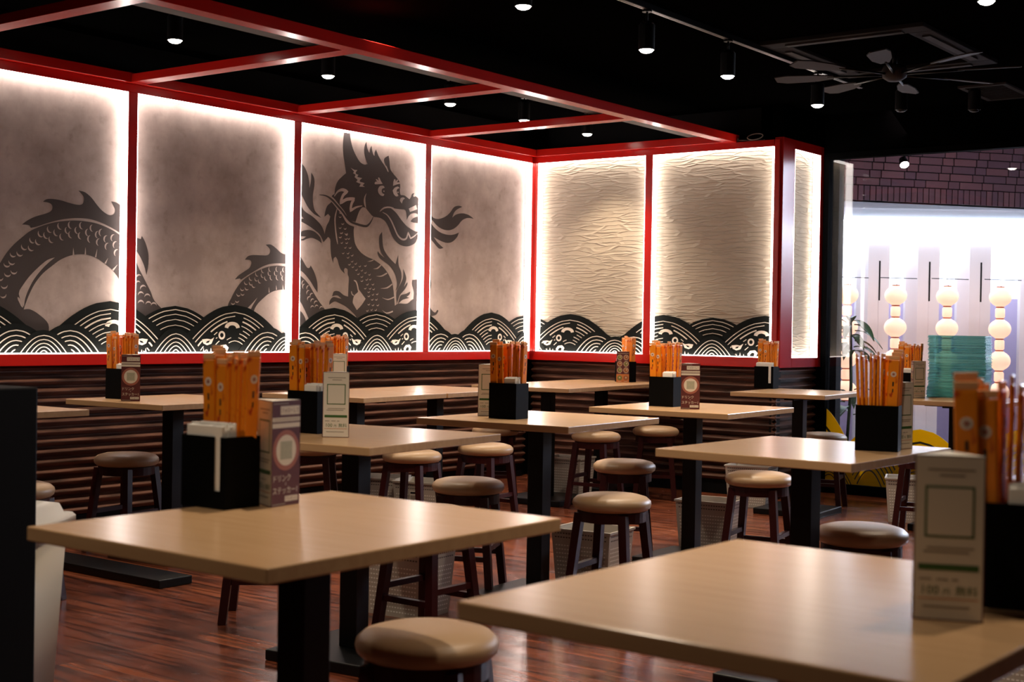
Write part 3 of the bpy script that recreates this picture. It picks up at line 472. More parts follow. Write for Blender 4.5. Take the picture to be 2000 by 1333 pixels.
def dome(c, h, wd, s, q, base=ZB, n=22):
    P = [(c - wd * s * (1 - (k / n) ** 1.0) ** q, base + h * s * k / n) for k in range(n + 1)]
    return P + [(2 * c - x, z) for x, z in P[::-1][1:]]
BIGL = [(-4.395, 0), (-3.604, 1), (-2.765, 0), (-1.970, 1), (-1.214, 0), (-0.412, 1), (0.36, 0)]
BIGR = [(-0.46, 1), (0.297, 0), (1.066, 1), (1.823, 0)]
def hills(bigs):
    """wave hills, rear ones first: (centre, height, half width, exponent, layer, kind)"""
    H = []
    for k, (c, t) in enumerate(bigs):
        H.append((c, 0.270, 0.445, 0.54, 1, 'big', t))
        if k + 1 < len(bigs):
            d = bigs[k + 1][0]; m = (c + d) / 2
            if t: H += [(m, 0.255, 0.44, 0.55, 0, 'mid', 0), (m, 0.135, 0.182, 0.55, 3, 'low', 0)]
            else: H += [(m - 0.152, 0.150, 0.225, 0.5, 2, 'low', 0), (m + 0.152, 0.150, 0.225, 0.5, 2, 'low', 0), (m, 0.118, 0.172, 0.5, 3, 'low', 0)]
    return sorted(H, key=lambda a: a[4])
def squiggles(c, t):
    """little cloud, ring and leaf cut into a big hill; t mirrors them"""
    s = 1 if t else -1; z0 = ZB
    out = [[(c + s * (0.02 + 0.055 * math.cos(a)) - s * 0.0, z0 + 0.142 + 0.032 * math.sin(a)) for a in [PI * k / 8 for k in range(9)]] + [(c + s * (0.02 - 0.030 * math.cos(a)), z0 + 0.137 + 0.018 * math.sin(a)) for a in [PI * k / 8 for k in range(9)]]]
    ring = [(c + s * 0.095 + 0.024 * math.cos(a), z0 + 0.098 + 0.024 * math.sin(a)) for a in [2 * PI * k / 16 for k in range(17)]] + [(c + s * 0.095 + 0.013 * math.cos(a), z0 + 0.098 + 0.013 * math.sin(a)) for a in [-2 * PI * k / 16 for k in range(17)]]
    leaf = [(c + s * x, z0 + z) for x, z in ((0.150, 0.086), (0.172, 0.074), (0.200, 0.078), (0.236, 0.074), (0.226, 0.052), (0.200, 0.042), (0.170, 0.050))]
    eye = [(c + s * x, z0 + z) for x, z in ((0.180, 0.068), (0.200, 0.064), (0.210, 0.054), (0.190, 0.056))]
    curl = [(c + s * x, z0 + z) for x, z in ((0.06, 0.0), (0.045, 0.028), (0.065, 0.046), (0.10, 0.042), (0.118, 0.022), (0.115, 0.0), (0.10, 0.0), (0.10, 0.018), (0.085, 0.030), (0.068, 0.026), (0.072, 0.0))]
    gr = [[(c + s * (0.140 + 0.026 * k), z0), (c + s * (0.146 + 0.026 * k), z0 + 0.020 + 0.008 * (k % 2)), (c + s * (0.152 + 0.026 * k), z0)] for k in range(5)]
    return out + [ring, leaf, curl] + gr, [eye]
def relief(m, H, lo, hi, put, black='wave_black', pale='wave_cream', th=0.0022, base=0.0):
    """put(poly2d, a0, a1, material): extrudes a wall polygon between two depths in front of the wall"""
    for c, h, wd, q, lay, kind, t in H:
        if c + wd < lo or c - wd > hi: continue
        a = base + lay * th
        P = clip(dome(c, h, wd, 1.0, q), lo, hi)
        if len(P) > 2: put(P, base - 0.001, a + 0.004, black)
        if kind == 'big': L = [(0.850, 0.016), (0.772, 0.018), (0.690, 0.028), (0.590, 0.016), (0.505, 0.016), (0.420, 0.016), (0.335, 0.015), (0.255, 0.015)]
        elif kind == 'mid': L = [(0.93, 0.017), (0.83, 0.014), (0.72, 0.014), (0.60, 0.015), (0.49, 0.024)]
        else: L = [(0.79, 0.034), (0.62, 0.034), (0.46, 0.034), (0.31, 0.036), (0.16, 0.04)]
        for s, d in L:
            o, i = dome(c, h, wd, s, q), dome(c, h, wd, s - d, q)
            half = len(o) // 2 + 1
            for A, B in ((o[:half], i[:half]), (o[half - 1:], i[half - 1:])):
                for k in range(len(A) - 1):
                    Q = clip([A[k], A[k + 1], B[k + 1], B[k]], lo, hi)
                    if kind == 'big' and any(((A[k][0] - c) * (1 if t else -1) - ex) ** 2 + (A[k][1] - ZB - ez) ** 2 < er * er for ex, ez, er in ((0.02, 0.148, 0.066), (0.095, 0.098, 0.040), (0.195, 0.062, 0.052), (0.085, 0.020, 0.052), (0.17, 0.015, 0.04))): continue
                    if len(Q) > 2: put(Q, a + 0.004, a + 0.0052, pale)
        if kind == 'big':
            W, K = squiggles(c, t)
            for P in W:
                Q = clip(P, lo, hi)
                if len(Q) > 2: put(Q, a + 0.004, a + 0.0052, pale)
            for P in K:
                Q = clip(P, lo, hi)
                if len(Q) > 2: put(Q, a + 0.0052, a + 0.0060, black)
def led_ring(root, put_box):
    for b in put_box:
        m = MB(); m.box(*b, 'led_strip'); m.build('led_strip', root)
muraltxt = ['concrete look mural panel in the corner, with the flames from the dragon snout', 'concrete look mural panel with the dragon head, neck and claw', 'concrete look mural panel, almost empty, with the small dragon hump at its edge', 'concrete look mural panel with the large scaly tail hump of the dragon']
HL, HR = hills(BIGL), hills(BIGR)
for j in range(4):
    y0, y1 = PY[j + 1] + HW, PY[j] - HW
    root = thing('mural_panel', muraltxt[j], 'wall panel', (-DZ, (y0 + y1) / 2, ZB), 0, 'lit mural panels of the dragon wall')
    oy = (y0 + y1) / 2
    def P3(q, x): return [(x + DZ, p[0] - oy, p[1] - ZB) for p in q]
    MB().box(-0.02, 0, y0 - oy, y1 - oy, 0, ZT - ZB, 'concrete_panel').build('backing_panel', root)
    m = MB()
    def decal(polys, x, mt):
        polys = [q for q in (clip(q, y0, y1) for q in polys) if len(q) > 2]
        if not polys: return
        V, F = [], []
        for q in polys: F.append(list(range(len(V), len(V) + len(q)))); V += [Vector(p) for p in q]
        ov, oe, of = delaunay_2d_cdt(V, [], F, 1, 1e-5)[:3]
        for f in of:
            if len(f) == 3:
                P = P3([tuple(ov[i]) for i in f], x); c = (Vector(P[1]) - Vector(P[0])).cross(Vector(P[2]) - Vector(P[0]))
                if c.length > 1e-10: m.flat(P if c.x > 0 else P[::-1], mt)
    decal(DRG_D, -DZ + 0.0010, 'dragon_ink'); decal(DRG_L, -DZ + 0.0016, 'concrete_panel'); decal([DRG_W], -DZ + 0.0022, 'dragon_ink')
    m.build('dragon_print', root)
    m = MB(); relief(m, HL, y0 + 0.001, y1 - 0.001, lambda P, a0, a1, mt: m.prism([(p[0] - oy, p[1] - ZB) for p in P], 'x', a0, a1, mt), base=0.003); m.build('wave_relief', root)
    H_ = ZT - ZB; w_ = (y1 - y0) / 2; a, b, e = 0.006, 0.058, 0.005
    led_ring(root, [(a, b, -w_, w_, 0, e), (a, b, -w_, w_, H_ - e, H_), (a, b, -w_, -w_ + e, e, H_ - e), (a, b, w_ - e, w_, e, H_ - e)])
ptxt = ['cream trowelled plaster panel next to the corner, waves at its foot', 'cream trowelled plaster panel next to the red end post, waves at its foot']
for i, (x0, x1) in enumerate(((HW, 0.962 - HW), (0.962 + HW, 1.886))):
    ox = (x0 + x1) / 2
    root = thing('plaster_panel', ptxt[i], 'wall panel', (ox, DZ, ZB), 0, 'lit plaster panels of the back wall')
    MB().box(x0 - ox, x1 - ox, 0, 0.02, 0, ZT - ZB, 'trowelled_plaster').build('backing_panel', root)
    m = MB(); relief(m, HR, x0 + 0.001, x1 - 0.001, lambda P, a0, a1, mt: m.prism([(p[0] - ox, p[1] - ZB) for p in P], 'y', -a1, -a0, mt), base=0.006); m.build('wave_relief', root)
    H_ = ZT - ZB; w_ = (x1 - x0) / 2; a, b, e = 0.006, 0.058, 0.005
    led_ring(root, [(-w_, w_, -b, -a, 0, e), (-w_, w_, -b, -a, H_ - e, H_), (-w_, -w_ + e, -b, -a, e, H_ - e), (w_ - e, w_, -b, -a, e, H_ - e)])
y0, y1 = 0.195, 0.585; oy = (y0 + y1) / 2
root = thing('plaster_panel', 'narrow cream plaster panel in a red frame, right beside the window', 'wall panel', (XC - DZ, oy, ZB))
MB().box(-0.02, 0.0, y0 - oy, y1 - oy, 0, ZT - ZB, 'trowelled_plaster').build('backing_panel', root)
H_ = ZT - ZB; w_ = (y1 - y0) / 2; a, b, e = 0.006, 0.058, 0.005
led_ring(root, [(a, b, -w_, w_, 0, e), (a, b, -w_, w_, H_ - e, H_), (a, b, w_ - e, w_, e, H_ - e), (a, b, -w_, -w_ + e, e, H_ - e)])

# ---------------------------------------------------------------- tables
def make_table(name, label, wx, wy):
    t = thing(name, label, 'table', group='pale wood pedestal tables')
    MB().box(-wx / 2, wx / 2, -wy / 2, wy / 2, 0.695, 0.72, 'table_wood', bev=0.0025).build('tabletop', t)
    MB().box(-0.17, 0.17, -0.03, 0.03, 0.675, 0.695, 'black_steel').box(-0.03, 0.03, -0.17, 0.17, 0.675, 0.6949, 'black_steel').build('support', t)
    MB().box(-0.034, 0.034, -0.034, 0.034, 0.036, 0.675, 'black_steel', bev=0.003).build('column', t)
    MB().box(-0.20, 0.20, -0.20, 0.20, 0, 0.036, 'black_steel', bev=0.005).build('base_plate', t)
    return t
TABS = {
 'T1': (4.118, -6.277, -0.46, .602, .731, 'pale wood pedestal table in the left foreground, beside the black partition'),
 'T2': (5.099, -6.285, -1.315, .641, .731, 'pale wood pedestal table in the right foreground, cut off by the picture edge'),
 'T3': (2.815, -4.776, 5.4, .651, .714, 'pale wood pedestal table right behind the left foreground table, white card on its corner'),
 'T4': (2.711, -3.624, 4.2, .68, .719, 'pale wood pedestal table in the middle of the room, grey card left of its holder'),
 'T5': (2.73, -2.451, 3.3, .686, .728, 'pale wood pedestal table with a maroon drink card, in front of the plaster panels'),
 'T6': (4.077, -4.123, -1.17, .625, .73, 'pale wood pedestal table at centre right, bluish window glare on its corner'),
 'T7': (0.863, -3.934, 3.3, .63, .697, 'pale wood pedestal table under the dragon tail hump, maroon card on it'),
 'T7b': (0.950, -5.035, 1.0, .64, .71, 'pale wood pedestal table mostly hidden behind the black partition'),
 'T8a': (0.952, -2.825, 5.5, .648, .711, 'pale wood table, front one of the joined pair below the dragon neck'),
 'T8b': (0.884, -2.110, 5.5, .648, .700, 'pale wood table, rear one of the joined pair below the dragon neck'),
 'T9a': (0.935, -1.094, 6.3, .672, .717, 'pale wood table near the room corner, front one of the joined pair'),
 'T9b': (0.857, -0.382, 6.3, .672, .700, 'pale wood table in the room corner, rear one of the joined pair'),
 'T10': (2.328, -0.48, 4.2, .573, .721, 'pale wood pedestal table at the red end post beside the window'),
 'T11': (3.275, -0.50, 3.0, .65, .72, 'pale wood pedestal table at the window carrying the teal stack'),
 'T12': (5.13, -4.20, 0.0, .655, .72, 'pale wood pedestal table of which only one edge shows at the right border'),
}
TPOS = {}
for k, (x, y, a, wx, wy, lab) in TABS.items():
    t = make_table('pedestal_table', lab, wx, wy); t.location = (x, y, 0); t.rotation_euler = (0, 0, math.radians(a)); TPOS[k] = t

# ---------------------------------------------------------------- stools
def make_stool(label):
    t = thing('round_stool', label, 'stool', group='round stools with tan cushions')
    MB().lathe([(0, 0.462), (0.06, 0.461), (0.105, 0.457), (0.132, 0.449), (0.145, 0.437), (0.1475, 0.426), (0.144, 0.413), (0.134, 0.404), (0.12, 0.400), (0, 0.400)], 'seat_vinyl', n=40).build('seat', t)
    MB().lathe([(0, 0.400), (0.128, 0.400), (0.128, 0.362), (0.112, 0.362), (0.112, 0.398), (0, 0.398)], 'dark_red_wood', n=32, smooth=False).build('apron', t)
    for sx, sy in ((1, 1), (1, -1), (-1, -1), (-1, 1)):
        MB().tube([(sx * 0.088, sy * 0.088, 0.392), (sx * 0.125, sy * 0.125, 0.0)], 0.0155, 'dark_red_wood', square=True, r1=0.0145).build('leg', t)
    for k in range(4):
        z = 0.15 if k % 2 else 0.19; r = 0.088 + (0.392 - z) / 0.392 * 0.037; a = PI / 2 * k
        p, q = Vector((r, -r, z)), Vector((r, r, z)); Mz = Matrix.Rotation(a, 4, 'Z')
        MB().tube([Mz @ p, Mz @ q], 0.010, 'dark_red_wood', square=True).build('stretcher', t)
    return t
STOOLS = [
 (4.069, -5.879, 20, 'tan round stool at the bottom edge, between the two foreground tables'),
 (3.102, -3.702, 8, 'tan round stool before the middle table, white basket behind its legs'),
 (2.409, -2.527, 30, 'tan round stool seen right above the centre stool, deep in table shade'),
 (2.387, -3.668, 25, 'tan round stool behind the right half of the left foreground table'),
 (3.126, -2.561, 10, 'tan round stool with red legs right of the basket under the drink card table'),
 (4.131, -3.819, 15, 'tan round stool lit bluish by the window, just behind the right foreground table'),
 (1.394, -2.883, 12, 'tan round stool tucked under the table with the white card, sticker basket behind'),
 (1.398, -2.300, 5, 'tan round stool under the left corner of the middle table'),
 (1.324, -1.138, 8, 'tan round stool below the front corner of the middle table'),
 (1.339, -0.477, 30, 'small looking tan round stool below the right end of the middle table'),
 (0.594, -3.983, 10, 'dark brown looking round stool against the slats under the tail hump table'),
 (1.270, -5.010, 20, 'tan round stool half hidden behind the black partition'),
 (2.319, -0.130, 15, 'round stool at the window frame, its seat shining bluish'),
 (0.624, -1.218, 40, 'tan round stool barely showing under the rear edge of the middle table'),
 (0.775, -2.964, 35, 'dark round stool in the shade behind the holder table, against the slats'),
 (4.371, -2.648, 12, 'tan round stool peeking out right of the big foreground holder'),
 (3.220, -0.850, 12, 'round stool with dark red legs standing in the window glare under the right table'),
 (2.840, -4.440, 0, 'round stool with red legs, its seat hidden by the left foreground table'),
 (2.150, -4.560, 40, 'round stool of which only a leg shows under the left foreground table'),
]
st0 = None
for x, y, a, lab in STOOLS:
    if st0 is None:
        st0 = make_stool(lab); st0.location = (x, y, 0); st0.rotation_euler = (0, 0, math.radians(a))
    else: dup(st0, (x, y, 0), math.radians(a), lab)

# ---------------------------------------------------------------- perforated baskets
def make_basket(label, W, D, H):
    t = thing('perforated_basket', label, 'basket', group='white perforated baskets')
    m = MB(); s = 0.86; th = 0.004; m.mi('basket_plastic')
    def ring(w, d, z): return [(-w / 2, -d / 2, z), (w / 2, -d / 2, z), (w / 2, d / 2, z), (-w / 2, d / 2, z)]
    lv = [ring(W * s, D * s, 0), ring(W, D, H), ring(W - 2 * th, D - 2 * th, H), ring(W * s - 2 * th, D * s - 2 * th, th)]
    V = [[m.bm.verts.new(p) for p in r] for r in lv]
    for A, B in ((0, 1), (1, 2), (2, 3)):
        for k in range(4): m.bm.faces.new((V[A][k], V[A][(k + 1) % 4], V[B][(k + 1) % 4], V[B][k]))
    m.bm.faces.new(V[0][::-1]); m.bm.faces.new(V[3])
    for side in range(4):
        M = Matrix.Rotation(PI / 2 * side, 4, 'Z'); ww, dd = (W, D) if side % 2 == 0 else (D, W)
        rows = int(H / 0.0165)
        for r in range(1, rows):
            z = r * 0.0165; f = s + (1 - s) * z / H; y = -dd * f / 2 - 0.0006; half = ww * f / 2 - 0.012
            if H - 0.055 < z < H - 0.042: continue
            hm = 'basket_dark_hole' if z > H - 0.045 else 'basket_lit_hole'; nn = int(2 * half / 0.0125)
            for k in range(nn):
                x = -half + (k + 0.5) * 2 * half / nn; hx = 0.0040; hz = 0.0052
                m.flat([M @ Vector(p) for p in ((x - hx, y, z), (x + hx, y, z), (x + hx, y, z + hz), (x - hx, y, z + hz))], hm)
    m.build('body', t)
    m = MB()
    for a in ((-W / 2 - 0.005, W / 2 + 0.005, -D / 2 - 0.005, -D / 2 + 0.004), (-W / 2 - 0.005, W / 2 + 0.005, D / 2 - 0.004, D / 2 + 0.005), (-W / 2 - 0.005, -W / 2 + 0.004, -D / 2 + 0.004, D / 2 - 0.004), (W / 2 - 0.004, W / 2 + 0.005, -D / 2 + 0.004, D / 2 - 0.004)):
        m.box(*a, H - 0.006, H + 0.003, 'basket_plastic')
    m.build('rim', t); return t
BASK = [
 (2.735, -3.275, 6, 'white perforated basket behind the post of the middle table'),
 (2.620, -2.080, 8, 'white perforated basket standing behind the post of the drink card table'),
 (2.490, -4.140, 4, 'white perforated basket below the left foreground table, beside red stool legs'),
 (0.870, -0.765, 8, 'white perforated basket far back in the shade under the corner tables'),
 (0.800, -2.470, 20, 'white perforated basket against the slats, left one of the pair below the joined tables'),
 (1.110, -2.450, 12, 'white perforated basket with a label sticker, behind tucked-in stool legs'),
 (2.955, -0.330, 20, 'white perforated basket in the window glare beside dark red stool legs'),
 (1.960, -0.360, 10, 'white perforated basket against the back wall, behind the right stool legs'),
 (4.770, -4.020, 5, 'white perforated basket at the bottom right corner of the picture'),
]
bk0 = None
for x, y, a, lab in BASK:
    if bk0 is None: bk0 = make_basket(lab, 0.27, 0.22, 0.25); bk0.location = (x, y, 0); bk0.rotation_euler = (0, 0, math.radians(a)); r_ = bk0
    else: r_ = dup(bk0, (x, y, 0), math.radians(a), lab)
    if 'sticker' in lab:
        m = MB(); m.box(-0.03, 0.05, -0.113, -0.1115, 0.10, 0.205, 'card_paper').box(-0.025, 0.045, -0.1136, -0.113, 0.190, 0.200, 'print_black').box(-0.025, 0.03, -0.1136, -0.113, 0.150, 0.182, 'card_grey_print'); m.build('label_sticker', r_)
# ---------------------------------------------------------------- holders, napkins, chopstick packets
HL_, HW_, HH_ = 0.126, 0.088, 0.137
def make_holder(label, slot):
    t = thing('napkin_holder', label, 'holder', group='black napkin and chopstick holders')
    m = MB(); th = 0.003; X, Y = HL_ / 2, HW_ / 2
    m.box(-X, X, -Y, Y, 0, th, 'black_plastic'); m.box(-X, X, Y - th, Y, th, HH_, 'black_plastic'); m.box(-X, -X + th, -Y + th, Y - th, th, HH_, 'black_plastic'); m.box(X - th, X, -Y + th, Y - th, th, HH_, 'black_plastic')
    if slot: m.box(-X, 0.030, -Y, -Y + th, th, HH_, 'black_plastic'); m.box(0.048, X, -Y, -Y + th, th, HH_, 'black_plastic'); m.box(0.030, 0.048, -Y, -Y + th, th, 0.034, 'black_plastic')
    else: m.box(-X, X, -Y, -Y + th, th, HH_, 'black_plastic')
    m.build('shell', t)
    d = MB()
    if slot: d.box(-X + th, X - th, -0.004, -0.001, th, HH_ - 0.002, 'black_plastic')
    else: d.box(-0.002, X - th, -0.002, 0.001, th, HH_ - 0.002, 'black_plastic').box(-0.002, 0.001, -Y + th, -0.002, th, HH_ - 0.002, 'black_plastic')
    d.build('divider', t); return t
def make_napkins(label, slot):
    m = MB(); rn = random.Random(3); x0, x1 = (-0.052, 0.050) if slot else (0.005, 0.056)
    for k in range(9):
        y = -0.0402 + k * 0.0039; d = rn.uniform(-0.002, 0.002); m.box(x0 + d, x1 + d, y, y + 0.0036, 0.0, 0.150 + rn.uniform(-0.005, 0.010), 'napkin_paper', bev=0.001, seg=1)
    return tag(m.build('napkin_stack'), label, 'napkins', 'white napkin stacks')
def make_packet(label):
    t = thing('chopstick_packet', label, 'chopstick packet')
    m = MB(); m.box(-0.0155, 0.0155, -0.0038, 0.0038, 0, 0.266, 'orange_sleeve', bev=0.0028); m.build('sleeve', t)
    MB().box(-0.0155, 0.0155, -0.0026, 0.0026, 0.2662, 0.277, 'sleeve_film', bev=0.001, seg=1).build('film_end', t)
    m = MB()
    m.prism([(0.0085 * math.cos(2 * PI * k / 16), 0.222 + 0.0085 * math.sin(2 * PI * k / 16)) for k in range(16)], 'y', -0.0042, -0.0038, 'emblem_white')
    m.prism([((0.0058 if k % 2 else 0.0026) * math.cos(2 * PI * k / 12), 0.222 + (0.0058 if k % 2 else 0.0026) * math.sin(2 * PI * k / 12)) for k in range(12)], 'y', -0.0046, -0.0042, 'card_rose')
    m.build('emblem', t)
    m = MB(); m.box(-0.0022, 0.0022, -0.0042, -0.0038, 0.186, 0.199, 'print_black').box(-0.0016, 0.0016, -0.0042, -0.0038, 0.168, 0.178, 'print_black'); m.build('print_mark', t)
    return t
HOLD = {
 'T1': (3.838, -6.232, 0, 'on the left foreground table'),
 'T2': (5.322, -6.172, 12, 'on the right foreground table'),
 'T3': (2.655, -4.825, 5, 'on the white card table behind left foreground'),
 'T4': (2.652, -3.755, 4, 'on the middle table'),
 'T5': (2.610, -2.500, 3, 'on the table before the plaster panels'),
 'T6': (4.262, -4.018, 195, 'on the centre right table'),
 'T7': (0.690, -4.085, 3, 'on the tail hump table by the mural'),
 'T9b': (0.915, -0.180, -25, 'on the table in the room corner'),
 'T10': (1.985, -0.235, 4, 'on the table at the red end post'),
 'T11': (3.010, -0.535, 3, 'on the table at the window'),
 'T8a': (0.830, -2.860, 5, 'on the joined tables below the dragon neck'),
}
LAY_S = [(-0.042, 0.012, 4, 0.0, 'f'), (-0.011, 0.010, -4, -0.006, 'f'), (-0.028, 0.024, 8, 0.006, 'f'), (0.011, 0.020, 84, -0.002, 'e'), (0.0195, 0.020, 92, 0.003, 'e'), (0.028, 0.020, 87, -0.004, 'e'), (0.0365, 0.020, 90, 0.001, 'e'), (0.0450, 0.020, 94, -0.003, 'e'), (0.053, 0.020, 88, 0.004, 'e'), (-0.044, 0.034, -3, 0.010, 'f'), (-0.010, 0.033, 3, 0.003, 'f')]
LAY_P = [(-0.043, -0.034, 5, 0.002, 'f'), (-0.022, -0.024, -6, -0.006, 'f'), (-0.043, -0.012, 8, 0.008, 'f'), (-0.010, 0.022, 82, -0.001, 'e'), (0.000, 0.022, 93, 0.005, 'e'), (0.010, 0.022, 87, -0.003, 'e'), (0.020, 0.022, 91, 0.002, 'e'), (0.030, 0.022, 94, -0.005, 'e'), (0.040, 0.022, 86, 0.004, 'e'), (0.050, 0.022, 90, 0.000, 'e'), (-0.040, 0.006, -4, 0.004, 'f'), (-0.038, 0.028, 3, -0.002, 'f')]
SLOT = ('T1', 'T9b', 'T10', 'T11')
HP, NP, p0 = {}, {}, None
rn = random.Random(11)
for k, (x, y, a, where) in HOLD.items():
    sl = k in SLOT
    a = math.radians(a); M = Matrix.Translation((x, y, 0.7203)) @ Matrix.Rotation(a, 4, 'Z')
    lab = 'black napkin and chopstick holder ' + where
    if sl not in HP: HP[sl] = h_ = make_holder(lab, sl); h_.location = M.translation; h_.rotation_euler = (0, 0, a)
    else: dup(HP[sl], M.translation, a, lab)
    lab = 'stack of white paper napkins in the holder ' + where
    if sl not in NP: NP[sl] = n_ = make_napkins(lab, sl)
    else: n_ = NP[sl].copy(); COL.objects.link(n_); n_['label'] = lab
    n_.matrix_world = M @ Matrix.Translation((0, 0, 0.004))
    for i, (px, py, yaw, dz, kind) in enumerate(LAY_S if sl else LAY_P):
        flip = 180 if abs(a) > 2 else 0
        q = M @ Vector((px, py, 0.006))
        lab = ('flat-facing orange chopstick packet in the holder ' if kind == 'f' else 'edge-on orange chopstick packet in the holder ') + where
        grp = 'chopstick packets in the holder ' + where
        if p0 is None: p_ = make_packet(lab); p0 = p_; p_['group'] = grp
        else: p_ = dup(p0, (0, 0, 0), 0, lab, grp)
        # packets lean outwards a little, as in a vase
        tl = px * 0.8 + rn.uniform(-0.012, 0.012)
        p_.location = q + Vector((0, 0, dz * 1.5 + 0.010 + rn.uniform(-0.003, 0.003))); p_.rotation_euler = (M.to_3x3() @ Matrix.Rotation(tl, 3, 'Y') @ Matrix.Rotation(math.radians(yaw + flip), 3, 'Z')).to_euler()

# ---------------------------------------------------------------- three-sided table cards
CW, CH = 0.084, 0.205
def make_card(label):
    t = thing('table_card', label, 'menu card', group='three-sided table cards')
    r = CW / math.sqrt(3); ri = r / 2
    tri = [(r * math.cos(a), r * math.sin(a)) for a in (math.radians(90), math.radians(210), math.radians(330))]
    MB().prism(tri, 'z', 0, CH, 'card_paper').build('card_body', t)
    def face(k, name, draw):
        M = Matrix.Rotation(math.radians(120 * k), 4, 'Z'); m = MB(); lay = [0]
        def rect(x0, x1, z0, z1, mt, l=1): m.flat([M @ Vector((x, -ri - 0.0002 * l, z)) for x, z in ((x0, z0), (x1, z0), (x1, z1), (x0, z1))], mt)
        def disc(cx, cz, rr, mt, l=1, n=28): m.flat([M @ Vector((cx + rr * math.cos(2 * PI * q / n), -ri - 0.0002 * l, cz + rr * math.sin(2 * PI * q / n))) for q in range(n)], mt)
        def txt(s, cx, cz, size, mt, l=2, sx=1.0):
            for tr in text_polys(s): m.flat([M @ Vector((cx + p[0] * size * sx, -ri - 0.0002 * l, cz + p[1] * size)) for p in tr], mt)
        draw(rect, disc, txt); m.build(name, t)
    h = CW / 2
    def white(rect, disc, txt):
        rect(-h, h, 0, CH, 'card_maroon', 0.5); rect(-h + 0.0016, h - 0.0016, 0.0016, CH - 0.0016, 'card_paper', 1)
        for x0, x1, z0 in ((-0.026, 0.030, 0.186), (-0.012, 0.018, 0.179), (-0.026, 0.030, 0.089), (-0.030, 0.024, 0.084), (-0.034, -0.020, 0.050), (-0.014, 0.0, 0.050), (0.004, 0.012, 0.050), (-0.030, 0.026, 0.016)): rect(x0, x1, z0, z0 + 0.0022, 'card_grey_print', 2)
        rect(-0.029, 0.030, 0.103, 0.167, 'card_green', 2); rect(-0.0262, 0.0272, 0.1058, 0.1642, 'card_paper', 3)
        rect(-0.036, 0.036, 0.062, 0.070, 'card_green', 2)
        txt('100', -0.022, 0.0325, 0.0155, 'card_green'); txt('円', -0.002, 0.0325, 0.009, 'card_green'); txt('無料', 0.022, 0.0325, 0.0135, 'card_green')
        rect(-0.036, 0.036, 0.0265, 0.0278, 'card_orange', 2)
    def maroon(rect, disc, txt):
        rect(-h, h, 0, CH, 'card_maroon', 1)
        rect(-0.040, 0.006, 0.198, 0.2, 'card_grey_print', 2); rect(-0.018, 0.039, 0.177, 0.194, 'card_paper', 2); txt('フォローして', 0.0105, 0.1820, 0.0098, 'card_maroon', 3, 0.92)
        rect(-h, 0.041, 0.164, 0.172, 'card_paper', 2); rect(-h, 0.041, 0.152, 0.161, 'card_paper', 2)
        for i in range(13): rect(-0.038 + i * 0.006, -0.0345 + i * 0.006, 0.1665, 0.1695, 'card_grey_print', 3)
        disc(0, 0.108, 0.0395, 'card_rose', 2); disc(0, 0.108, 0.030, 'card_paper', 3); rect(-0.0175, 0.0175, 0.0905, 0.1255, 'card_sage', 4)
        txt('ドリンク', -0.012, 0.0485, 0.0155, 'card_paper', 2, 0.92); txt('と', 0.0, 0.0405, 0.007, 'card_paper', 2); txt('ステッカー1', -0.001, 0.0245, 0.0155, 'card_paper', 2, 0.90)
        rect(-0.002, 0.037, 0.008, 0.0185, 'card_paper', 2); txt('プレゼント', 0.0175, 0.0105, 0.0072, 'card_maroon', 3)
        rect(-0.039, 0.0, 0.003, 0.0048, 'card_grey_print', 2)
    def food(rect, disc, txt):
        rect(-h, h, 0, CH, 'card_maroon', 1); rect(-0.038, 0.038, 0.190, 0.1945, 'card_grey_print', 2); rect(-h, h, 0, 0.055, 'card_orange', 2)
        for r_i, z in enumerate((0.166, 0.123, 0.081)):
            for c_i, x in enumerate((-0.021, 0.021)):
                disc(x, z, 0.0175, 'food_bowl', 2); disc(x, z, 0.0135, 'food_fill' if (r_i + c_i) % 2 else 'food_green', 3); disc(x + 0.003, z + 0.003, 0.005, 'food_bowl', 4, 12); rect(x - 0.012, x + 0.012, z - 0.0225, z - 0.0205, 'card_grey_print', 2)
        for x in (-0.020, 0.021): disc(x, 0.030, 0.0165, 'food_green' if x < 0 else 'food_fill', 3); disc(x, 0.032, 0.006, 'food_bowl', 4, 12)
        rect(-0.030, -0.008, 0.006, 0.008, 'card_paper', 3); rect(0.010, 0.032, 0.006, 0.008, 'card_paper', 3)
    face(0, 'white_face', white); face(1, 'drink_face', maroon); face(2, 'food_face', food)
    return t
CARDS = [  # x, y, direction of the white face (deg), label
 (3.905, -6.150, -23, 'three-sided table card showing white and maroon faces, on the left foreground table'),
 (5.292, -6.312, 22, 'three-sided table card with white face, large in the right foreground'),
 (2.838, -4.890, 33, 'three-sided table card with white face, on the table behind left foreground'),
 (2.503, -3.690, 35, 'three-sided table card with shaded white face, half behind the middle table holder'),
 (2.795, -2.600, -83, 'three-sided table card with maroon drink face, on the table before the plaster panels'),
 (4.283, -3.912, 80, 'three-sided table card seen nearly edge-on, on the centre right table'),
 (0.865, -4.165, -83, 'three-sided table card with maroon drink face, on the tail hump table'),
 (0.955, -0.280, 157, 'three-sided table card with food photos, on the table in the room corner'),
 (0.935, -2.930, 33, 'three-sided table card with white face, on the joined tables below the dragon neck'),
 (3.085, -0.610, 60, 'three-sided table card at the dark holder on the window table'),
]
c0 = None
for x, y, a, lab in CARDS:
    if c0 is None: c0 = make_card(lab); c0.location = (x, y, 0.7203); c0.rotation_euler = (0, 0, math.radians(a))
    else: dup(c0, (x, y, 0.7203), math.radians(a), lab)

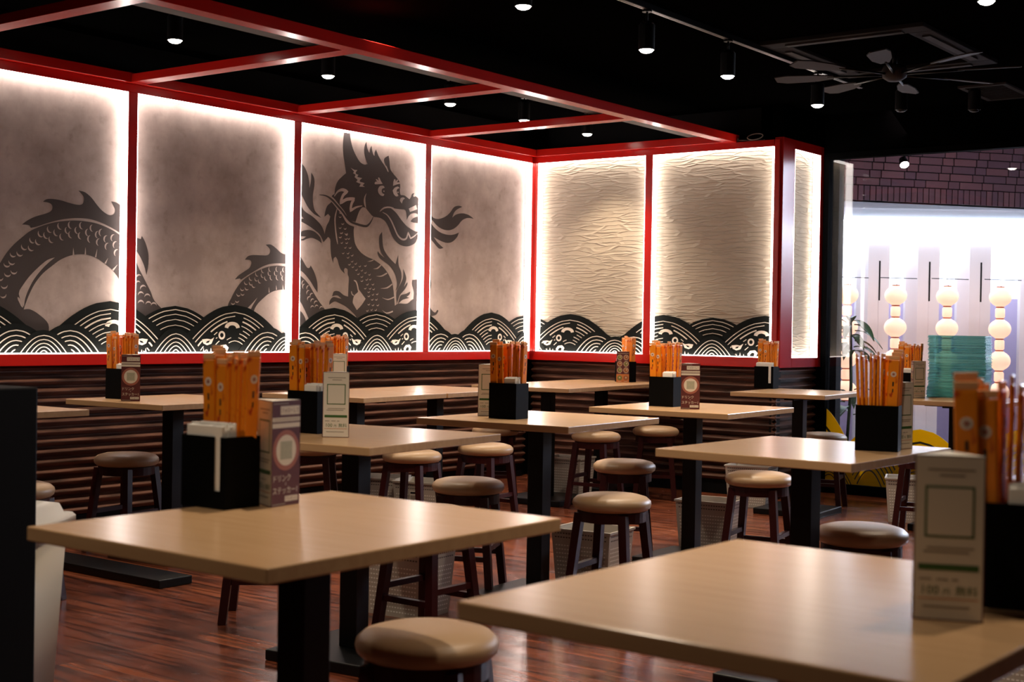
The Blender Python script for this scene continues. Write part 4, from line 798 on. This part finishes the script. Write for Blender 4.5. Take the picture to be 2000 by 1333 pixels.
# ---------------------------------------------------------------- teal stack on the window table
m = MB(); m.box(-0.155, 0.155, -0.11, 0.11, 0, 0.0055, 'teal_plastic', bev=0.002); m.box(-0.150, 0.150, -0.105, 0.105, 0.0055, 0.0066, 'teal_plastic')
tr0 = tag(m.build('teal_tray'), 'thin glossy teal tray in the tall stack on the window table', 'tray', 'stack of teal trays')
rt = random.Random(5)
for k in range(52):
    o = tr0 if k == 0 else tr0.copy()
    if k: COL.objects.link(o)
    f = k / 51
    o.location = (3.195 + 0.012 * math.sin(3.4 * f + 0.6) + 0.022 * f + rt.uniform(-0.003, 0.003), -0.285 + rt.uniform(-0.004, 0.004), 0.7202 + k * 0.0067); o.rotation_euler = (0, 0, 0.16 + rt.uniform(-0.02, 0.02))

# ---------------------------------------------------------------- left foreground: partition, bin, floor plate
m = MB(); m.box(2.02, 3.088, -7.45, -6.133, 0, 0.917, 'black_paint', bev=0.004)
t = tag(m.build('partition_cabinet'), 'black partition cabinet at the left border of the picture', 'partition')
t = thing('waste_bin', 'white plastic bin with stepped lid, between black partition and left foreground table', 'bin', (2.512, -5.893, 0), math.radians(37))
def rr(w, d, r, n=5):
    P = []
    for cx, cy, a0 in ((w / 2 - r, d / 2 - r, 0), (-w / 2 + r, d / 2 - r, 90), (-w / 2 + r, -d / 2 + r, 180), (w / 2 - r, -d / 2 + r, 270)):
        P += [(cx + r * math.cos(math.radians(a0 + 90 * k / n)), cy + r * math.sin(math.radians(a0 + 90 * k / n))) for k in range(n + 1)]
    return P
def loft(levels, mt, name, parent, cap=True):
    m = MB(); i = m.mi(mt); V = [[m.bm.verts.new((p[0], p[1], z)) for p in rr(w, d, r)] for w, d, r, z in levels]; n = len(V[0])
    for A, B in zip(V, V[1:]):
        for k in range(n): f = m.bm.faces.new((A[k], A[(k + 1) % n], B[(k + 1) % n], B[k])); f.smooth = True
    m.bm.faces.new(V[0][::-1]); m.bm.faces.new(V[-1]); return m.build(name, parent)
loft([(0.29, 0.24, 0.03, 0.0), (0.35, 0.29, 0.035, 0.505)], 'cream_plastic', 'bin_body', t)
loft([(0.375, 0.315, 0.03, 0.505), (0.387, 0.327, 0.035, 0.510), (0.387, 0.327, 0.035, 0.527), (0.372, 0.312, 0.03, 0.534), (0.335, 0.275, 0.03, 0.536), (0.315, 0.255, 0.03, 0.562), (0.25, 0.19, 0.03, 0.570)], 'white_plastic', 'bin_lid', t)
m = MB(); m.box(0.30, 1.45, -4.47, -4.30, 0, 0.035, 'black_steel', bev=0.004); tag(m.build('floor_plate'), 'long flat black plate on the floor below the left foreground table', 'floor plate')

# ---------------------------------------------------------------- lamps
def make_spot(label, drop, power=26, tilt=0.0, on=True, angle=105):
    t = thing('ceiling_spotlight', label, 'spotlight', group='black cylinder spotlights')
    MB().lathe([(0, drop), (0.022, drop), (0.022, drop - 0.012), (0, drop - 0.012)], 'black_steel', 16, smooth=False).build('canopy', t)
    m = MB().tube([(0, 0, drop - 0.01), (0, 0, 0.125)], 0.005, 'black_steel'); m.box(-0.016, 0.016, -0.004, 0.004, 0.112, 0.130, 'black_steel'); m.build('stem', t)
    R = Matrix.Rotation(tilt, 4, 'X')
    MB().lathe([(0, 0.118), (0.030, 0.118), (0.036, 0.110), (0.036, 0.0), (0.0335, 0.0), (0.0335, 0.012), (0, 0.012)], 'black_steel', 24, M=R, smooth=False).build('can', t)
    MB().lathe([(0, -0.014), (0.014, -0.0125), (0.025, -0.008), (0.0325, 0.001), (0.0325, 0.0115), (0, 0.0115)], 'lamp_face' if on else 'black_steel', 24, M=R, smooth=True).build('lamp_lens', t)
    if on:
        d = bpy.data.lights.new('spot_beam', 'SPOT'); d.energy = power; d.color = (1.0, 0.82, 0.62); d.spot_size = math.radians(angle); d.spot_blend = 0.75; d.shadow_soft_size = 0.03
        o = bpy.data.objects.new('spot_beam', d); COL.objects.link(o); o.parent = t; o.location = R @ Vector((0, 0, -0.045)); o.rotation_euler = (tilt, 0, 0)
    return t
bay = ['spotlight in the bay nearest the camera, above the tail hump panel', 'spotlight in the bay above the almost empty mural panel', 'spotlight in the bay above the dragon head panel', 'spotlight beside the third cross beam, above the corner panel', 'spotlight in the last bay, close to the back wall']
s0 = None
for i, (x, y) in enumerate(((0.76, -3.87), (0.72, -2.83), (0.69, -1.79), (0.68, -1.05), (0.68, -0.34))):
    lab = 'black cylinder ' + bay[i]
    if s0 is None: s0 = make_spot(lab, 0.15, SPOT_BAY); s0.location = (x, y, 2.38); s0.rotation_euler = (0, 0, 0.6)
    else: dup(s0, (x, y, 2.38), 0.6, lab)
tl = ['first lit spotlight on the ceiling track, nearest the top edge', 'second lit spotlight on the ceiling track', 'third lit spotlight on the ceiling track, nearest the window']
s1 = None
for i, (x, y) in enumerate(((2.66, -2.80), (2.66, -2.05), (2.66, -1.03))):
    lab = 'black cylinder ' + tl[i]
    if s1 is None: s1 = make_spot(lab, 0.18, SPOT_TRACK); s1.location = (x, y, 2.312); s1.rotation_euler = (0, 0, 0.6)
    else: dup(s1, (x, y, 2.312), 0.6, lab)
a_ = dup(s1, (2.47, -3.46, 2.40), 0.6, 'black cylinder spotlight left of the track, cut by the top edge'); b_ = dup(s1, (4.065, -2.521, 2.40), 0.6, 'black cylinder spotlight at the top right corner of the picture')
for r_ in (a_, b_):
    for c in ALLKIDS(r_):
        if c.name.startswith(('canopy', 'stem')): c.scale = (1, 1, 0.13 / 0.18)
z_ = make_spot('unlit black spotlight hanging below the ceiling fan', 0.13, on=False); z_.location = (2.775, -0.123, 2.40)
dup(z_, (3.135, 0.095, 2.40), 0, 'unlit black spotlight hanging below the ceiling vent')
m = MB(); m.box(2.645, 2.675, -6.0, -0.45, 2.490, 2.515, 'black_steel'); m.box(2.652, 2.656, -6.0, -0.45, 2.4885, 2.490, 'brushed_metal'); m.box(2.664, 2.668, -6.0, -0.45, 2.4885, 2.490, 'brushed_metal')
for y in (-4.6, -3.2, -1.5): m.box(2.655, 2.665, y, y + 0.01, 2.515, CEIL, 'black_steel')
tag(m.build('lighting_track'), 'thin dark lighting track running along the ceiling towards the window', 'track')
# unseen spot beams without fixtures: off-view room lamps, some added to brighten card and packet fronts
def room_spot(x, y, p, cone=100, z=2.45):
    d = bpy.data.lights.new('room_spot', 'SPOT'); d.energy = p; d.color = (1.0, 0.82, 0.62); d.spot_size = math.radians(cone); d.spot_blend = 0.7; d.shadow_soft_size = 0.03
    o = bpy.data.objects.new('room_spot', d); COL.objects.link(o); o.location = (x, y, z)
for q in ROOM_SPOTS: room_spot(*q)

# ---------------------------------------------------------------- ceiling fan, air unit, vent
t = thing('ceiling_fan', 'dark eight-bladed ceiling fan below the air unit', 'fan', (3.17, -1.22, 2.40), 0.25)
MB().lathe([(0, 0.045), (0.055, 0.045), (0.065, 0.02), (0.060, -0.015), (0.035, -0.032), (0, -0.036)], 'fan_blade', 24).build('hub', t)
MB().tube([(0, 0, 0.04), (0, 0, 0.130)], 0.012, 'black_steel').build('down_rod', t)
for k in range(8):
    Mz = Matrix.Rotation(2 * PI * k / 8, 4, 'Z')
    MB().tube([Mz @ Vector((0.05, 0, 0.0)), Mz @ Vector((0.34, 0, 0.005))], 0.006, 'black_steel').build('blade_arm', t)
    Mb = Mz @ Matrix.Translation((0.46, 0, 0.006)) @ Matrix.Rotation(0.16, 4, 'X') @ Matrix.Diagonal((1.0, 0.78, 1.0, 1.0))
    MB().prism([(-0.15, -0.035), (-0.05, -0.070), (0.10, -0.075), (0.15, -0.045), (0.15, 0.050), (0.08, 0.068), (-0.06, 0.050), (-0.15, 0.020)], 'z', -0.003, 0.003, 'fan_blade', M=Mb).build('blade', t)
t = thing('ceiling_air_unit', 'square dark cassette air unit set in the ceiling above the fan', 'air conditioner', (3.10, -1.22, CEIL))
m = MB()
for a in ((-0.42, 0.42, -0.54, -0.42), (-0.42, 0.42, 0.42, 0.54), (-0.42, -0.30, -0.42, 0.42), (0.30, 0.42, -0.42, 0.42)): m.box(*a, -0.022, 0, 'vent_metal', bev=0.004)
m.build('frame', t)
m = MB(); m.box(-0.27, 0.27, -0.38, 0.38, -0.012, 0, 'black_ceiling')
m.build('grille', t)
for a in ((-0.30, 0.30, -0.50, -0.46), (-0.30, 0.30, 0.46, 0.50), (-0.38, -0.34, -0.34, 0.34), (0.34, 0.38, -0.34, 0.34)): MB().box(*a, -0.030, -0.0225, 'fan_blade').build('louver', t)
t = thing('ceiling_vent', 'small rectangular ceiling vent with pale frame, right of the fan', 'vent', (3.21, 0.26, CEIL), 0.0)
m = MB()
for a in ((-0.14, 0.14, -0.27, -0.24), (-0.14, 0.14, 0.24, 0.27), (-0.14, -0.11, -0.24, 0.24), (0.11, 0.14, -0.24, 0.24)): m.box(*a, -0.012, 0, 'fan_blade')
m.build('frame', t)
m = MB()
for k in range(12): m.box(-0.11, 0.11, -0.225 + k * 0.04, -0.205 + k * 0.04, -0.008, 0, 'vent_metal')
m.build('grille', t)
t = thing('coiled_cable', 'white cable coil and plug lying on top of the back wall frame', 'cable', (1.72, 0.02, 2.303))
m = MB(); m.tube([(0.02 + 0.055 * math.cos(a), 0.01 + 0.02 * math.sin(a), 0.030 + 0.022 * math.sin(a)) for a in [2 * PI * k / 20 for k in range(21)]], 0.0035, 'cable_white'); m.tube([(-0.10, 0, 0.012), (-0.06, 0, 0.010), (-0.02, 0.01, 0.006), (0.09, 0.01, 0.005)], 0.0035, 'cable_white'); m.build('cord', t)
MB().box(-0.135, -0.095, -0.010, 0.010, 0.0, 0.026, 'cable_white', bev=0.003).build('plug', t)

# ---------------------------------------------------------------- wave sticker on the window
m = MB()
def sticker(c, top, wd, lo, hi, lay):
    z0 = 0.066
    P = clip(dome(c, top - z0, wd, 1.0, 0.52, base=z0), lo, hi)
    if len(P) > 2: m.prism(P, 'y', YW - 0.0035 - lay * 0.0016, YW + 0.0015, 'sticker_yellow')
    for s, d in ((0.80, 0.035), (0.70, 0.03), (0.60, 0.03), (0.50, 0.03), (0.40, 0.03), (0.30, 0.03)):
        o, i = dome(c, top - z0, wd, s, 0.52, base=z0), dome(c, top - z0, wd, s - d, 0.52, base=z0)
        for A, B in ((o[:23], i[:23]), (o[22:], i[22:])):
            for k in range(len(A) - 1):
                Q = clip([A[k], A[k + 1], B[k + 1], B[k]], lo, hi)
                if len(Q) > 2: m.prism(Q, 'y', YW - 0.0041 - lay * 0.0016, YW - 0.0034 - lay * 0.0016, 'sticker_black' if (int(c * 10) % 3) else 'sticker_pale')
for c, top, wd, lay in ((1.90, 0.60, 0.36, 0), (2.64, 0.46, 0.42, 0), (3.30, 0.50, 0.42, 0), (2.30, 0.43, 0.30, 1), (2.98, 0.36, 0.30, 1), (3.70, 0.38, 0.34, 1), (2.02, 0.26, 0.20, 2), (2.62, 0.27, 0.22, 2), (3.35, 0.26, 0.24, 2), (4.05, 0.48, 0.36, 0)):
    sticker(c, top, wd, 1.992, 4.298, lay)
tag(m.build('window_sticker'), 'yellow and black wave sticker along the foot of the window', 'sticker')

# ---------------------------------------------------------------- arcade outside the window
E1, E2 = Vector((0.797, 0.604, 0)), Vector((-0.604, 0.797, 0))
A0 = Vector((1.459, 2.175, 0))
def OUT(s, d, z): return A0 + E1 * s + E2 * d + Vector((0, 0, z))
ARZ = math.atan2(E1.y, E1.x)
struct(MB().box(-2.5, 8.0, YW + 0.06, 7.0, -0.06, 0, 'arcade_floor').build('floor_arcade'))
struct(MB().box(-2.5, 8.0, YW + 0.06, 7.0, 2.75, 2.80, 'black_ceiling').build('ceiling_arcade'))
G = Vector((0.603, 0.798, 0)); NB = Vector((0.798, -0.603, 0)); L0 = Vector((1.891, 1.004, 0)) - G * 0.42
m = MB(); rb = random.Random(8); MG = Matrix(((G.x, -NB.x, 0, L0.x), (G.y, -NB.y, 0, L0.y), (0, 0, 1, 0), (0, 0, 0, 1)))   # local x along the wall, -y towards the room
m.box(0, 4.2, 0.0, 0.10, 2.004, 2.72, 'brick_mortar', M=MG)
x = 0.0
while x < 4.15: m.box(x + 0.003, x + 0.044, -0.010, 0.0, 2.005, 2.108, 'brick_%d' % rb.randrange(3), bev=0.002, seg=1, M=MG); x += 0.047
for r_i in range(11):
    x = -0.14 * (r_i % 2) - 0.03 * (r_i % 3); z = 2.114 + r_i * 0.055; long = r_i % 2 == 0
    while x < 4.2:
        wd = 0.178 if long else 0.084; x0, x1 = max(0, x), min(4.2, x + wd)
        if x1 - x0 > 0.01: m.box(x0, x1, -0.008, 0.0, z, z + 0.049, 'brick_%d' % rb.randrange(3), bev=0.002, seg=1, M=MG)
        x += wd + 0.007; long = not long
q = L0 + Vector((0, 0, 2.004)); m.flat([q + NB * 0.006, q + G * 4.2 + NB * 0.006, q + G * 4.2 - NB * 1.0, q - NB * 2.1], 'soffit_concrete')
m.flat([q - NB * 2.1, q + G * 4.2 - NB * 1.0, q + G * 4.2 - NB * 1.0 + Vector((0, 0, 0.75)), q - NB * 2.1 + Vector((0, 0, 0.75))], 'soffit_concrete')
struct(m.build('wall_arcade'))
m = MB(); m.box(-0.026, 0.026, -0.04, 0.04, 0, 2.70, 'dark_column'); o = struct(m.build('column_arcade')); o.location = (1.978, 0.80, 0)
# wall of the shop opposite, its emission standing in for the light on it, and its mauve dado
m = MB(); m.box(-1.6, 6.4, 0.0, 0.05, 0.0, 2.5, 'glow_white'); o = m.build('glowing_wall'); o.location = OUT(0, 1.25, 0); o.rotation_euler = (0, 0, ARZ); tag(o, 'bright white wall, given its own glow, behind the lanterns outside the window', 'wall', kind='structure')
m = MB(); m.box(-1.6, 6.4, 0.0, 0.04, 0.0, 1.385, 'mauve_panel'); o = m.build('mauve_dado'); o.location = OUT(0, 0.85, 0); o.rotation_euler = (0, 0, ARZ); tag(o, 'mauve lower wall panel behind the lanterns outside', 'wall panel', kind='structure')
m = MB(); m.box(-1.6, 6.4, -0.04, 0.04, 1.845, 1.985, 'glow_strip_white'); o = m.build('glow_strip'); o.location = OUT(0, 0.36, 0); o.rotation_euler = (0, 0, ARZ); tag(o, 'long glowing white strip added above the fin panels outside', 'light strip', kind='structure')  # glowing strip added as the bright band that throws glare on the tables
fl = ['white upright fin panel outside, between first and second lantern string', 'white upright fin panel outside, between second and third lantern string', 'white upright fin panel outside, between third and fourth lantern string', 'white upright fin panel outside, right of the fourth lantern string']
for k, (a, b) in enumerate(((0.175, 0.42), (0.575, 0.825), (0.995, 1.24), (1.51, 1.80))):
    t = thing('fin_panel', fl[k], 'panel', OUT((a + b) / 2, 0.40, 0), ARZ, 'white fin panels in the arcade'); w2 = (b - a) / 2
    m = MB(); m.prism([(-w2, 0.02), (-w2 * 0.40, -0.06), (w2, -0.06), (w2, 0.08), (-w2, 0.08)], 'z', 0, 1.84, 'fin_white'); m.build('panel', t)
    MB().box(w2 * 0.30, w2 * 0.40, -0.064, -0.0605, 1.34, 1.66, 'black_steel').build('slot', t)
    MB().box(w2 * 0.30, w2 * 0.40, -0.064, -0.0605, 0.30, 1.339, 'fin_white').build('reflection_strip', t)  # white strip modelled in place of the reflection below the slot
ll = ['string of glowing paper lanterns outside, first from the window frame, behind the plant', 'string of glowing paper lanterns outside, second from the window frame', 'string of glowing paper lanterns outside, right above the teal stack', 'string of glowing paper lanterns outside, fourth, right of the teal stack']
def make_lanterns(label):
    t = thing('lantern_string', label, 'lanterns', group='strings of paper lanterns in the arcade')
    MB().tube([(-0.12, 0.02, 1.512), (0.17, 0.02, 1.508)], 0.0035, 'wire').build('hanging_bar', t)
    MB().tube([(0, 0.02, 1.512), (0.014, 0.01, 1.49), (0.006, 0, 1.46), (0, 0, 1.455)], 0.003, 'wire').build('hook', t)
    for k in range(4):
        z = 1.373 - 0.250 * k
        prof = [(0.03, 0.076)] + [(0.086 * math.cos(a), 0.076 * math.sin(a)) for a in [math.radians(v) for v in (62, 48, 34, 20, 6, -6, -20, -34, -48, -62)]] + [(0.03, -0.076)]
        b = MB().lathe(prof, 'lantern_paper', 28, M=Matrix.Translation((0, 0, z))).build('paper_globe', t)
        MB().lathe([(0, 0.084), (0.031, 0.084), (0.031, 0.072), (0, 0.072)], 'lantern_cap', 20, M=Matrix.Translation((0, 0, z)), smooth=False).build('cap', b)
        MB().lathe([(0, -0.072), (0.031, -0.072), (0.031, -0.084), (0, -0.084)], 'lantern_cap', 20, M=Matrix.Translation((0, 0, z)), smooth=False).build('cap', b)
        if k < 3: MB().lathe([(0.028, z - 0.085), (0.037, z - 0.095), (0.037, z - 0.155), (0.028, z - 0.165)], 'lantern_paper', 24).build('paper_tube', t)
    return t
l0 = None
for k, s in enumerate((0.0, 0.38, 0.785, 1.20)):
    if l0 is None: l0 = make_lanterns(ll[k]); l0.location = OUT(s, 0, 0); l0.rotation_euler = (0, 0, ARZ)
    else: dup(l0, OUT(s, 0, 0), ARZ, ll[k])
# plant outside the glass
t = thing('potted_plant', 'leafy potted plant outside, against the window frame', 'plant', (1.90, 1.20, 0))
MB().lathe([(0, 0.004), (0.11, 0.0), (0.15, 0.28), (0.155, 0.30), (0.14, 0.30), (0.135, 0.27), (0, 0.27)], 'pot', 24).build('pot', t)
MB().lathe([(0, 0.268), (0.134, 0.272), (0, 0.285)], 'soil', 20).build('soil', t)
MB().tube([(0, 0, 0.27), (0.02, 0.01, 0.7), (0.01, 0.0, 1.18)], 0.012, 'plant_stem').build('stem', t)
rp = random.Random(4)
for k in range(28):
    z = 0.50 + 0.022 * k if k < 9 else 0.92 + 0.0145 * (k - 9); az = k * 2.4; ln = rp.uniform(0.16, 0.23); wd = rp.uniform(0.026, 0.038); el = rp.uniform(0.05, 0.7); i_n = 7
    m = MB(); mi = m.mi('leaf'); L_, C_, R_ = [], [], []
    for j in range(i_n + 1):
        f = j / i_n; r = 0.03 + ln * f * math.cos(el); zz = ln * (math.sin(el) * f - 0.75 * f * f); ww = wd * math.sin(PI * min(1, 0.04 + f * 0.96)) ** 0.8
        C_.append(m.bm.verts.new((r, 0, zz - 0.008))); L_.append(m.bm.verts.new((r, ww, zz))); R_.append(m.bm.verts.new((r, -ww, zz)))
    for j in range(i_n):
        for A, B in ((L_, C_), (C_, R_)): f_ = m.bm.faces.new((A[j], A[j + 1], B[j + 1], B[j])); f_.smooth = True
    o = m.build('leaf', t); o.location = (0.012, 0.004, z); o.rotation_euler = (0, 0, az)
# small spotlights in the passage
t = thing('bullet_spotlight', 'small tilted spotlight outside, just under the window head', 'spotlight', (2.30, 1.16, 2.235), -0.9)
Rt = Matrix.Rotation(-0.75, 4, 'Y')
MB().lathe([(0, 0.07), (0.026, 0.06), (0.034, 0.0), (0.031, 0.0), (0.031, 0.006), (0, 0.006)], 'black_steel', 20, M=Rt, smooth=False).build('can', t)
MB().lathe([(0, 0.002), (0.030, 0.002), (0.030, 0.005), (0, 0.005)], 'lamp_face', 20, M=Rt, smooth=False).build('lamp_lens', t)
MB().tube([(0, 0, 0.04), (0, 0, 0.515)], 0.008, 'black_steel').build('stem', t)
